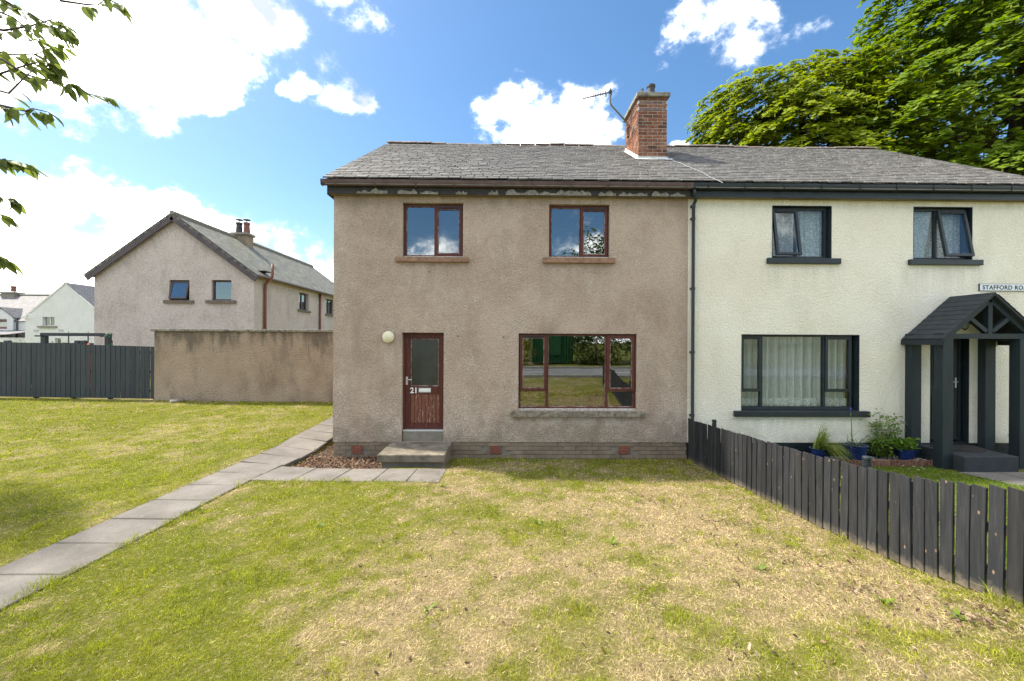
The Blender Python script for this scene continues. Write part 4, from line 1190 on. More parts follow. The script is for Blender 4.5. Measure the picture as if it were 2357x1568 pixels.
# ---- cream house front door
def cream_door():
    x0, x1, z0, z1 = C_DOOR; y = YF+.10
    z1 = C_DOOR[3]
    m = MB(); m.plate(x0, x1, z0, z1, [(x0+.012, x1-.012, z0+.01, z1-.012)], YF-.003, YF+.2); m.build('painted_reveal', M_NAVY, cream)
    m = MB(); fw = .06; m.plate(x0+.013, x1-.06, z0+.012, z1-.013, [(x0+.013+fw, x1-.06-fw, z0, z1-fw)], y, y+.07); m.build('door_frame', M_NAVY, cream)
    a, b, c, e = x0+.013+fw+.003, x1-.06-fw-.003, z0+.05, z1-fw-.005
    W = b-a; zm = FZ(2150, 889); 
    g1 = (a+.09, a+W*.46, zm+.02, e-.14); g2 = (a+W*.54, b-.09, zm+.02, e-.14)
    m = MB(); m.plate(a, b, c, e, [g1, g2], y+.015, y+.06); d = m.build('door', M_DOORG, cream); d['label'] = 'dark green-black panelled door under the porch'
    for g in (g1, g2):
        pane(d, g[0]-.004, g[1]+.004, g[2]-.004, g[3]+.004, y+.03, M_GLASS2)
        q = MB(); q.plate(g[0]-.02, g[1]+.02, g[2]-.02, g[3]+.02, [(g[0], g[1], g[2], g[3])], y+.006, y+.0148); q.build('glazing_trim', M_NAVY, d)
        for (pa, pb) in ((c+.30, zm-.20),):
            q = MB(); q.plate(g[0]-.01, g[1]+.01, pa, pb, [(g[0]+.012, g[1]-.012, pa+.022, pb-.022)], y+.006, y+.0148); q.build('panel_moulding', M_NAVY, d)
            q = MB(); q.box(g[0]+.035, g[1]-.035, y+.008, y+.0148, pa+.045, pb-.045); q.build('panel', M_NAVY, d, bevel=.004)
    q = MB(); q.box(a, b, y+.004, y+.0148, c+.005, c+.05); q.build('weather_bar', M_NAVY, d)
    q = MB(); q.box(a+W*.34, a+W*.66, y+.004, y+.0148, zm-.12, zm-.045); q.build('letter_plate', M_ALU, d, bevel=.004)
    hx = b-.045; hz = FZ(2205, 880)
    q = MB(); q.box(hx-.016, hx+.016, y+.004, y+.0148, hz-.13, hz+.09); q.build('handle_plate', M_ALU, d, bevel=.003)
    q = MB(); q.tube([(hx, y+.01, hz), (hx, y-.035, hz), (hx-.03, y-.042, hz), (hx-.11, y-.04, hz)], .009, 8); q.build('handle', M_ALU, d, smooth=True)
cream_door()

# ---- porch
PYF = 7.90
PX = (at(2169.5, 900, PYF).x, at(2194, 900, PYF).x, at(2347, 900, PYF).x, at(2372, 900, PYF).x)
BX = (at(2098, 900, YF-.15).x, at(2121, 900, YF-.15).x, at(2268, 900, YF-.15).x, at(2292, 900, YF-.15).x)
AP = at(2291, 672, 7.83).x
def porch():
    yf, yb = 7.83, YF-.004
    zt = at(2250, 774.5, PYF).z
    zap = at(2291, 672.5, 7.83).z; ze = at(2169.5, 781, 7.83).z; hw = AP-at(2168, 783, 7.83).x
    # two felt slopes, each a board with thickness
    th = .045
    def slope(sg):
        m = MB(); a = Vector((AP, 0, zap)); e = Vector((AP+sg*hw, 0, ze)); n = Vector((sg*(zap-ze), 0, hw)).normalized()*th
        pts = []
        for yy in (yf, yb):
            for p in (a, e, e-n, a-Vector((0, 0, th*1.35))): pts.append((p.x, yy, p.z))
        m.v = pts; m.f = [(0,1,2,3),(7,6,5,4),(0,4,5,1),(1,5,6,2),(2,6,7,3),(3,7,4,0)]
        if sg > 0: m.f = [tuple(reversed(f)) for f in m.f]
        return m
    p = slope(-1).build('porch', M_FELT, cream); p['label'] = 'dark timber porch with shingled gable roof'
    slope(1).build('roof_slope', M_FELT, p)
    # shingle courses
    for sg in (-1, 1):
        d = Vector((sg*hw, 0, ze-zap)); L = d.length; d.normalize(); n = Vector((sg*(zap-ze), 0, hw)).normalized()
        k = 0; s = L-.01
        while s > .12:
            a = Vector((AP, 0, zap))+d*s; b = Vector((AP, 0, zap))+d*(s-.16)
            q = MB(); pts = []
            for yy in (yf-.012, yb-.01):
                for v in (a+n*.012, b+n*.004, b+n*.001, a+n*.001): pts.append((v.x, yy, v.z))
            q.v = pts; q.f = [(0,1,2,3),(7,6,5,4),(0,4,5,1),(1,5,6,2),(2,6,7,3),(3,7,4,0)]
            q.build('shingle_course', M_FELT, p); s -= .145
        e = Vector((AP+sg*(hw-.01), 0, ze-.04))
        q = MB(); q.box(min(e.x, e.x+sg*.022), max(e.x, e.x+sg*.022), yf, yb, ze-.115, ze-.012); q.build('eave_board', M_NAVYW, p)
    zg = h1(9, 7.9)
    for (a, b, a2, b2) in ((PX[0], PX[1], BX[0], BX[1]), (PX[2], PX[3], BX[2], BX[3])):
        q = MB(); q.box(a, b, PYF-.005, PYF+.175, zg-.08, zt+.06); q.build('post', M_NAVYW, p, bevel=.006)
        q = MB(); q.box(a2, b2, YF-.15, YF-.005, .05, zt+.06); q.build('post', M_NAVYW, p, bevel=.006)
        q = MB(); q.box(a+.03, b-.03, PYF+.176, YF-.151, zt-.07, zt+.05); q.build('side_beam', M_NAVYW, p)
    q = MB(); q.box(PX[1]+.001, PX[2]-.001, PYF+.0, PYF+.10, zt-.045, zt+.055); q.build('tie_beam', M_NAVYW, p)
    yk = PYF+.05
    for sg in (-1, 1):
        q = MB(); q.bar((AP, yk, zap-.125), (AP+sg*(hw-.04), yk, ze-.085), .09, .11); q.build('rafter', M_NAVYW, p)
        q = MB(); q.bar((AP+sg*.06, yk+.002, zt+.10), (AP+sg*.46, yk+.002, zt+.42), .08, .075); q.build('strut', M_NAVYW, p)
    q = MB(); q.box(AP-.042, AP+.042, yk-.044, yk+.044, zt+.056, zap-.17); q.build('king_post', M_NAVYW, p)
    # lantern
    c = at(2221, 748, 8.3)
    t = thing('porch_lantern', (c.x, c.y, c.z), 'small caged lantern hanging inside the porch gable', 'lantern')
    q = MB(); q.lathe([(.035, -.075), (.05, -.03), (.05, .05), (.035, .09)], c, 14); q.build('glass', M_GLASS2, t, smooth=True)
    q = MB(); q.lathe([(.02, .20), (.03, .15), (.06, .105), (.055, .092)], c, 14); q.build('cap', M_BLACK, t)
    q = MB(); q.lathe([(.012, -.11), (.025, -.095), (.02, -.08)], c, 10); q.build('finial', M_BLACK, t)
    for k in range(6):
        a = k*math.pi/3; q = MB(); q.tube([c+Vector((.058*math.cos(a), .058*math.sin(a), .10)), c+Vector((.066*math.cos(a), .066*math.sin(a), .0)), c+Vector((.045*math.cos(a), .045*math.sin(a), -.07)), c+Vector((.012*math.cos(a), .012*math.sin(a), -.10))], .005, 5); q.build('cage_bar', M_BLACK, t)
    q = MB(); q.tube([c+Vector((0, 0, .19)), c+Vector((0, 0, .27)), c+Vector((-.10, 0, .30))], .010, 6); q.build('arm', M_BLACK, t)
    # painted step, mat
    q = MB(); q.box(PX[1]+.003, at(2346, 1050, 7.70).x, 7.70, YF-.006, -.05, .335); s = q.build('step', M_FELT, cream, bevel=.015)
    mt = MB(); n = 24; cx, cy = at(2195, 1030, YF-.2).x, YF-.16
    for zz in (.337, .352):
        for k in range(n+1):
            a = math.pi+math.pi*k/n; mt.v.append((cx+.46*math.cos(a), cy+.50*math.sin(a), zz))
    k = n+1
    mt.f = [tuple(range(k, 2*k)), tuple(range(k-1, -1, -1))]+[(i, i+1, k+i+1, k+i) for i in range(n)]+[(n, 0, k, k+n)]
    o = mt.build('door_mat', M_MAT); tag(o, 'dark half round rubber doormat on the porch step', 'doormat')
porch()

# ---- street name plate
def street_sign():
    a = at(2252, 670, YF); b = at(2252, 653.5, YF); hgt = b.z-a.z; L = 1.42
    t = thing('street_sign', (a.x+L/2, YF, a.z), 'white street name plate with black border and lettering', 'sign')
    q = MB(); q.box(a.x, a.x+L, YF-.022, YF+.006, a.z, b.z); q.build('border_plate', M_BLACK, t)
    q = MB(); q.box(a.x+.008, a.x+L-.008, YF-.026, YF-.0215, a.z+.008, b.z-.008); q.build('sign_face', M_SIGNBG, t)
    cap = hgt*.58
    text('STAFFORD ROAD', cap, M_BLACK, (a.x+.062, YF-.0265, a.z+(hgt-cap)/2), t, 'lettering', .022, 1.10)
street_sign()

# ------------------------------------------------------------------ path slabs, bed
PATHX = (-4.92, -4.12)
def slab_obj(parent, x0, x1, y0, y1, tilt=.004):
    g = .0035; zc = h1((x0+x1)/2, (y0+y1)/2)
    zs = [h1(x, y) for x in (x0, x1) for y in (y0, y1)]
    # a slab lies on the plane of its four corners
    ax = ((zs[2]+zs[3])-(zs[0]+zs[1]))/2/(x1-x0); ay = ((zs[1]+zs[3])-(zs[0]+zs[2]))/2/(y1-y0)
    r = random.uniform
    m = MB(); w, d = (x1-x0)/2-g, (y1-y0)/2-g; c = .008
    m.v = [(-w,-d,-.07),(w,-d,-.07),(w,d,-.07),(-w,d,-.07),(-w,-d,-c),(w,-d,-c),(w,d,-c),(-w,d,-c),(-w+c,-d+c,0),(w-c,-d+c,0),(w-c,d-c,0),(-w+c,d-c,0)]
    m.f = [(0,1,5,4),(1,2,6,5),(2,3,7,6),(3,0,4,7),(4,5,9,8),(5,6,10,9),(6,7,11,10),(7,4,8,11),(8,9,10,11),(0,3,2,1)]
    me, _ = m.mesh('slab', M_SLAB, center=False)
    o = bpy.data.objects.new('slab', me); link(o, parent, ((x0+x1)/2, (y0+y1)/2, sum(zs)/4+.010+r(-.003, .003)))
    o.rotation_euler = (math.atan(ay)+r(-tilt, tilt)*2, -math.atan(ax)+r(-tilt, tilt)*2.5, r(-.008, .008))
    return o
def strip(name, x0, x1, y0, y1, label, dz=-.006):
    xs = np.linspace(x0, x1, max(3, int((x1-x0)/.4))); ys = np.linspace(y0, y1, max(3, int((y1-y0)/.4)))
    X, Y = np.meshgrid(xs, ys); Z = H(X, Y)+dz
    idx = np.arange(X.size).reshape(X.shape)
    Fc = np.stack([idx[:-1, :-1], idx[:-1, 1:], idx[1:, 1:], idx[1:, :-1]], -1).reshape(-1, 4)
    o = bpy.data.objects.new(name, np_mesh(name, np.c_[X.ravel(), Y.ravel(), Z.ravel()], Fc, 4, M_JOINT)); link(o)
    tag(o, label, 'path', kind='structure'); return o
pth = strip('path', PATHX[0], PATHX[1], .2, 13.3, 'grey slab path running past the left side of the brown house')
y = .2
while y < 13.2:
    slab_obj(pth, PATHX[0], PATHX[1], y, y+.62); y += .62
pth2 = strip('door_path', PATHX[1]+.01, -1.08, 6.63, 7.55, 'row of grey slabs in front of the door step')
xs = [PATHX[1]+.01, -3.46, -2.82, -2.16, -1.62, -1.08]
for i in range(5): slab_obj(pth2, xs[i], xs[i+1], 6.63, 7.55)
def dead_leaf_mesh(name, pts, sizes, cols, mat):
    n = len(pts); rg = np.random.default_rng(5)
    yaw = rg.uniform(0, 6.28, n); tx = rg.normal(0, .35, n); ty = rg.normal(0, .35, n)
    # curled leaf: six points, four triangles
    base = np.array([[-1, 0, .15], [-.35, .42, .22], [.5, .35, .10], [1, 0, .25], [.5, -.38, .18], [-.35, -.4, .12]])
    c, s = np.cos(yaw), np.sin(yaw)
    P = base[None]*sizes[:, None, None]
    z = P[..., 2]+P[..., 0]*tx[:, None]+P[..., 1]*ty[:, None]
    z = z - z.min(1, keepdims=True)
    V = np.stack([P[..., 0]*c[:, None]-P[..., 1]*s[:, None], P[..., 0]*s[:, None]+P[..., 1]*c[:, None], z], -1)+pts[:, None, :]
    f = np.array([[0, 1, 5], [1, 4, 5], [1, 2, 4], [2, 3, 4]])
    Fc = (f[None]+np.arange(n)[:, None, None]*6).reshape(-1, 3)
    col = np.repeat(np.c_[cols, np.ones(n)], 6, 0)
    return np_mesh(name, V.reshape(-1, 3), Fc, 3, mat, {'col': col})
m = MB(); m.box(-4.10, XL+.0, 7.57, 13.4, -.2, .03); m.box(XL, -2.30, 7.57, YF+.028, -.2, .032)
o = m.build('soil_bed', M_SOIL); tag(o, 'bare soil strip between the path and the brown house', 'soil bed', kind='structure')
def litter():
    n = 2600; x = rng.uniform(-4.08, -2.32, n); y = rng.uniform(7.58, 8.62, n)
    k = int(n*.35); x[:k] = rng.uniform(-4.08, XL-.03, k); y[:k] = rng.uniform(7.6, 11.5, k)
    z = .035+rng.uniform(0, .045, n)
    pal = np.array([[.16, .075, .04], [.26, .15, .085], [.36, .25, .16], [.09, .05, .03], [.22, .11, .06]])
    c = pal[rng.integers(0, 5, n)]*rng.uniform(.45, .95, (n, 1))
    o = bpy.data.objects.new('dead_leaves', dead_leaf_mesh('dead_leaves', np.c_[x, y, z], rng.uniform(.012, .034, n), c, M_DEADL)); link(o)
    tag(o, 'drift of brown dead leaves in the bed by the step', 'dead leaves', kind='stuff')
    # scraps of leaf and thatch lying on the front lawn
    pts = []
    for (px, py, cnt, sp) in ((2.3, 5.9, 130, .20), (2.75, 5.1, 110, .2), (2.9, 4.0, 140, .22), (3.0, 3.35, 130, .2), (3.3, 2.75, 100, .2), (2.5, 4.5, 90, .3), (3.5, 2.9, 150, .25), (2.0, 2.6, 25, .3), (2.0, 6.3, 80, .3), (-10.6, 9.9, 220, .45), (-9.6, 10.1, 110, .35), (-6.2, 7.6, 20, .2), (-7.3, 8.2, 25, .25), (-6.6, 8.8, 20, .2)):
        pts.append(np.c_[rng.normal(px, sp, cnt), rng.normal(py, sp*.6, cnt)])
    pts.append(np.c_[rng.uniform(-1.5, 3.75, 1500), rng.uniform(1.8, 8.4, 1500)])
    q = np.concatenate(pts); n = len(q); z = H(q[:, 0], q[:, 1])+.016
    pal = np.array([[.07, .04, .026], [.13, .08, .05], [.22, .13, .08], [.05, .035, .025], [.34, .25, .18]])
    c = pal[rng.integers(0, 5, n)]*rng.uniform(.7, 1.2, (n, 1))
    o = bpy.data.objects.new('leaf_scraps', dead_leaf_mesh('leaf_scraps', np.c_[q, z], rng.uniform(.006, .022, n), c, M_DEADL)); link(o)
    tag(o, 'scattered dark scraps of dead leaf on the lawns', 'dead leaves', kind='stuff')
litter()
# neighbour paving
pv = strip('paving', 8.6, 13.0, 6.75, 7.69, 'grey brown paving in front of the porch step')
for i in range(6): slab_obj(pv, 8.6+i*.7, 9.3+i*.7, 6.78, 7.68)

# ------------------------------------------------------------------ fences
def board_meshes(w, t, hgt, mat, n, top_slant):
    out = []
    for i in range(n):
        r = random.Random(i+40)
        m = MB(); c = .004
        s = r.uniform(-top_slant, top_slant)
        a = [(-w/2, 0), (w/2, 0), (w/2, t), (-w/2, t)]
        bow = r.uniform(-.004, .004)
        rings = []
        for (zz, k) in ((0, 0), (hgt*.5, bow), (hgt, 0)):
            rings.append([(x, yy+k, zz+(s*x/w if zz == hgt else 0)) for x, yy in a])
        m.v = sum(rings, [])
        for j in range(2):
            for q in range(4): m.f.append((4*j+q, 4*j+(q+1) % 4, 4*j+4+(q+1) % 4, 4*j+4+q))
        m.f += [(3, 2, 1, 0), (8, 9, 10, 11)]
        out.append(m.mesh('board', mat, center=False)[0])
    return out
def fencemat():
    m, nt, b = newmat('weathered_dark_fence')
    tc = nt.nodes.new('ShaderNodeTexCoord'); oi = nt.nodes.new('ShaderNodeObjectInfo')
    off = nt.nodes.new('ShaderNodeVectorMath'); off.operation = 'ADD'; nt.links.new(tc.outputs['Object'], off.inputs[0])
    cmb = nt.nodes.new('ShaderNodeCombineXYZ'); nt.links.new(mth(nt, 'MULTIPLY', oi.outputs['Random'], 37.0), cmb.inputs[0]); nt.links.new(mth(nt, 'MULTIPLY', oi.outputs['Random'], 91.0), cmb.inputs[2])
    nt.links.new(cmb.outputs[0], off.inputs[1])
    st = nt.nodes.new('ShaderNodeVectorMath'); st.operation = 'MULTIPLY'; st.inputs[1].default_value = (1, 1, .07); nt.links.new(off.outputs[0], st.inputs[0])
    g = noise(nt, 42, 6, .65, st.outputs[0])
    c = ramp(nt, g, [(.32, (.011, .013, .016)), (.55, (.022, .023, .026)), (.72, (.042, .041, .041))])
    kn = nt.nodes.new('ShaderNodeTexVoronoi'); kn.inputs['Scale'].default_value = 10; kn.inputs['Randomness'].default_value = 1
    k2 = nt.nodes.new('ShaderNodeVectorMath'); k2.operation = 'MULTIPLY'; k2.inputs[1].default_value = (1, 1, .55); nt.links.new(off.outputs[0], k2.inputs[0]); nt.links.new(k2.outputs[0], kn.inputs['Vector'])
    c = mixc(nt, ramp(nt, kn.outputs['Distance'], [(.05, .8), (.11, 0)]), c, (.24, .16, .10))
    # splashed earth at the foot, ragged
    sx = nt.nodes.new('ShaderNodeSeparateXYZ'); nt.links.new(tc.outputs['Object'], sx.inputs[0])
    d = mth(nt, 'MULTIPLY_ADD', noise(nt, 18, 5, .7, off.outputs[0]), .20, mth(nt, 'MULTIPLY', sx.outputs['Z'], -1.0))
    c = mixc(nt, ramp(nt, d, [(.0, 0), (.09, .6)]), c, (.19, .155, .11))
    c, _ = rnd_val(nt, c, .30)
    c = mixc(nt, ramp(nt, noise(nt, 5, 5, .65, st.outputs[0]), [(.50, 0), (.70, .4)]), c, (.060, .055, .050))
    nt.links.new(c, b.inputs['Base Color']); b.inputs['Roughness'].default_value = .75; b.inputs['Specular IOR Level'].default_value = .3
    bump(nt, b, g, .35, .006); return m
M_FENCE = fencemat()
def fencemat2():
    m, nt, b = newmat('painted_slate_fence')
    oi = nt.nodes.new('ShaderNodeObjectInfo')
    g = noise(nt, 16, 5, .6, pos(nt, (1, 1, .12)))
    c = ramp(nt, g, [(.3, (.017, .025, .030)), (.7, (.028, .038, .044))])
    c, _ = rnd_val(nt, c, .24)
    nt.links.new(c, b.inputs['Base Color']); b.inputs['Roughness'].default_value = .65
    bump(nt, b, g, .3, .005); return m
M_FENCEB = fencemat2()
def front_fence():
    X = 3.84; w = .100; pitch = .1185; hgt = .86
    t = thing('picket_fence', (X, 5.4, h1(X, 5.4)), 'low weathered dark board fence between the two front gardens', 'fence')
    bms = board_meshes(w, .019, hgt, M_FENCE, 6, .006)
    y = YF-.10; i = 0
    while y > 1.2:
        z = h1(X, y)+.012
        o = bpy.data.objects.new('board', bms[i % 6]); link(o, t, (X+random.uniform(-.004, .004), y, z+random.uniform(-.008, .010)))
        o.rotation_euler = (random.uniform(-.012, .012), random.uniform(-.014, .014), -math.pi/2+random.uniform(-.03, .03))
        y -= pitch+random.uniform(-.007, .009); i += 1
    ys = np.linspace(YF-.05, 1.15, 9)
    for k in (.20, .60):
        for a, b in zip(ys[:-1], ys[1:]):
            m = MB(); m.bar((X+.040, a, h1(X, a)+hgt*k+.02), (X+.040, b-.0, h1(X, b)+hgt*k+.02), .036, .075); m.build('rail', M_FENCE, t)
    for y in (8.45, 7.05, 5.5, 3.95, 2.4):
        m = MB(); m.box(X+.060, X+.145, y-.04, y+.04, h1(X, y)-.1, h1(X, y)+hgt-.04); m.build('post', M_FENCE, t)
    return X, hgt
FXX, FH = front_fence()
def post_lamp(px, py, label):
    # solar lamp standing on a fence post
    d = ray(px, py); tt = (FXX+.10)/d.x; p = Vector((FXX+.10, d.y*tt, CAMZ+d.z*tt))
    base = h1(FXX, p.y)+FH-.04
    t = thing('solar_lamp', (p.x, p.y, base), label, 'lamp', 'solar lamps on the fence posts')
    c = Vector((p.x, p.y, base))
    r = .042
    q = MB(); q.lathe([(r*.6, 0), (r, .008), (r, .02)], c, 16); q.build('base', M_NAVYW, t)
    for k in range(5):
        z = .03+k*.018
        q = MB(); q.lathe([(r*(1.02-.02*k), z), (r*(1.06-.02*k), z+.004), (r*(1.02-.02*k), z+.008)], c, 16); q.build('louvre', M_NAVYW, t)
    q = MB(); q.lathe([(r*.72, .02), (r*.66, .12)], c, 14); q.build('tube', M_GLASS2, t)
    for k in range(4):
        a = k*math.pi/2+.4; q = MB(); q.tube([c+Vector((r*math.cos(a), r*math.sin(a), .015)), c+Vector((r*.86*math.cos(a), r*.86*math.sin(a), .125))], .004, 5); q.build('rib', M_NAVYW, t)
    q = MB(); q.lathe([(r*.95, .122), (r, .128), (r*.98, .15), (r*.80, .158), (.002, .16)], c, 18); q.build('cap', M_NAVYW, t)
post_lamp(1995, 1070, 'ribbed grey solar lamp on the fence post nearest the camera')
post_lamp(1644, 975, 'ribbed grey solar lamp on the fence post nearest the downpipe')

YW = 13.5
def garden_wall():
    x0 = at(355, 850, YW).x; x1 = XL-.004
    t = thing('garden_wall', ((x0+x1)/2, YW, h1(-8, YW)), 'stained brown roughcast garden wall with flat coping', 'wall')
    zt = 2.76
    m = MB(); n = 12
    m.box(x0, x1, YW, YW+.24, .2, zt); m.build('wall_body', M_GWALL, t)
    x = x0-.09; i = 0
    while x < x1-.05:
        L = min(.62+random.uniform(-.03, .03), x1-.004-x)
        m = MB(); m.box(x, x+L-.008, YW-.055, YW+.29, zt+.002+random.uniform(0, .004), zt+.082+random.uniform(-.004, .006)); m.build('coping_stone', M_CAP, t, bevel=.012); x += L
    return x0
GWX = garden_wall()
def left_fence():
    t = thing('board_fence', (-15, YW, .5), 'tall dark slate painted board fence beside the garden wall', 'fence')
    w, pitch = .140, .1585
    bms = board_meshes(w, .02, 1.80, M_FENCEB, 4, .003)
    x = GWX-.075; i = 0
    while x > -19.5:
        z = h1(x, YW)+.03 + .03
        o = bpy.data.objects.new('board', bms[i % 4]); u = (GWX-x)/5.2
        ht = 1.70+.075*min(1.5, u)
        link(o, t, (x, YW+.02+random.uniform(-.003, .003), z-.015)); o.scale = (1, 1, ht/1.80)
        o.rotation_euler = (0, random.uniform(-.004, .004), 0)
        x -= pitch+random.uniform(-.003, .003); i += 1
    xs = [GWX-.02, -13.6, -15.6, -17.6, -19.6]
    for k in (.30, .92, 1.55):
        for a, b in zip(xs[:-1], xs[1:]):
            m = MB(); m.bar((a, YW+.065, h1(a, YW)+k), (b, YW+.065, h1(b, YW)+k), .045, .08); m.build('rail', M_FENCEB, t)
    for x in (GWX-.06, -13.0, -14.2, -15.4, -17.0, -18.8):
        m = MB(); m.box(x-.045, x+.045, YW+.088, YW+.18, h1(x, YW)-.1, h1(x, YW)+1.6); m.build('post', M_FENCEB, t)
left_fence()
def back_garden():
    # inner fence further back
    Y2 = 17.2
    t = thing('inner_fence', (-19, Y2, .6), 'low dark fence behind the tall board fence', 'fence')
    zt = at(60, 789, Y2).z
    x0, x1 = -24.0, at(219, 790, Y2).x; w = .15
    me = MB().box(-.068, .068, 0, .02, 0, zt-.62).mesh('board', M_FENCEB, center=False)[0]
    x = x0
    while x < x1:
        o = bpy.data.objects.new('board', me); link(o, t, (x, Y2, .62)); x += .155
    for px in (11, 188, 174, 246):
        p = at(px, 784, Y2); m = MB(); m.box(p.x-.09, p.x+.09, Y2+.03, Y2+.16, .5, p.z); m.build('post', M_FENCEB, t)
    # swing frame
    Y3 = 15.6
    a = at(96, 767, Y3); b = at(255, 768.5, Y3)
    s = thing('swing_frame', ((a.x+b.x)/2, Y3, .55), 'dark timber swing frame with hanging chains behind the fence', 'swing')
    ztop = (a.z+b.z)/2
    m = MB(); m.box(a.x, b.x, Y3-.06, Y3+.06, ztop-.10, ztop+.02); m.build('beam', M_FENCEB, s, bevel=.005)
    for (p0, p1) in ((97, 108.5), (244, 254.5)):
        u0 = at(p0, 780, Y3).x; u1 = at(p1, 780, Y3).x
        m = MB(); m.box(u0, u1, Y3-.06, Y3+.06, .4, ztop-.101); m.build('post', M_FENCEB, s, bevel=.005)
        m = MB(); m.bar((u0+.08, Y3, ztop-.101), (u0+.08, Y3-.3, ztop-.101), .05, .05); m.build('brace', M_FENCEB, s)
    for px in (158, 203):
        c = at(px, 770, Y3).x
        m = MB(); m.tube([(c, Y3, ztop+.07), (c, Y3, ztop-.10)], .009, 6); m.build('eye_bolt', M_BLACK, s)
        for k in range(14):
            z = ztop-.12-k*.085
            m = MB()
            pts = [(c+(.018*math.cos(q) if k % 2 else 0), Y3+(.018*math.cos(q) if not k % 2 else 0), z+.05*math.sin(q)) for q in np.linspace(0, 2*math.pi, 9)]
            m.tube(pts, .010, 5, False); m.build('chain_link', M_BLACK, s)
    m = MB(); xa = at(158, 770, Y3).x; xb = at(203, 770, Y3).x; m.box(xa-.05, xb+.05, Y3-.12, Y3+.12, ztop-1.33, ztop-1.29); m.build('seat', M_FENCEB, s)
    c = at(204, 797, 15.0)
    m = MB(); m.lathe([(.20, -.9), (.10, -.25), (.012, .02)], (at(203, 797, 14.6).x*1.0-0.0, 14.6, at(203, 795, 14.6).z), 4); 
    p = at(204, 796, 14.5)
    m = MB(); m.lathe([(.75, -1.35), (.40, -.7), (.01, .10)], (p.x, p.y, p.z), 5); o = m.build('play_tent', M_ORANGE); tag(o, 'orange peak of a play tent just above the board fence', 'tent')
back_garden()

# ------------------------------------------------------------------ background houses
def uv_slope(mesh_verts, uvs, mat, name, parent, thick=.0):
    """sloped roof plane with uv in metres and a little thickness below"""
    v = [Vector(p) for p in mesh_verts]; n = (v[1]-v[0]).cross(v[3]-v[0]).normalized()
    if n.z < 0: n = -n
    lo = [p-n*.08 for p in v]
    me = bpy.data.meshes.new(name)
    c = sum(v, Vector())/4
    me.from_pydata([tuple(p-c) for p in v+lo], [], [(0,1,2,3),(7,6,5,4),(0,4,5,1),(1,5,6,2),(2,6,7,3),(3,7,4,0)])
    u = me.uv_layers.new(name='UVMap')
    for li, l in enumerate(me.loops): u.data[li].uv = uvs[l.vertex_index % 4]
    me.materials.append(mat); me.update()
    o = bpy.data.objects.new(name, me); link(o, parent, c); return o
def simple_window(parent, x0, x1, z0, z1, y, mat, gmat, mull=None, sillm=None, sx=.08, open_deg=0):
    m = MB(); fw = .065
    hs = [(x0+fw, x1-fw, z0+fw, z1-fw)] if not mull else [(x0+fw, x0+(x1-x0)*mull-.03, z0+fw, z1-fw), (x0+(x1-x0)*mull+.03, x1-fw, z0+fw, z1-fw)]
    m.plate(x0, x1, z0, z1, hs, y, y+.08); w = m.build('window', mat, parent)
    for i, q in enumerate(hs):
        if open_deg: sash(w, q[0]-.02, q[1]+.02, q[2]-.02, q[3]+.02, .07, y-.05, mat, gmat, open_deg)
        else: pane(w, q[0], q[1], q[2], q[3], y+.04, gmat)
    if sillm:
        b = MB(); b.box(x0-sx*2.2, x1+sx*2.2, y-.16, y+.08, z0-.13, z0-.001); b.build('sill', sillm, w)
    return w
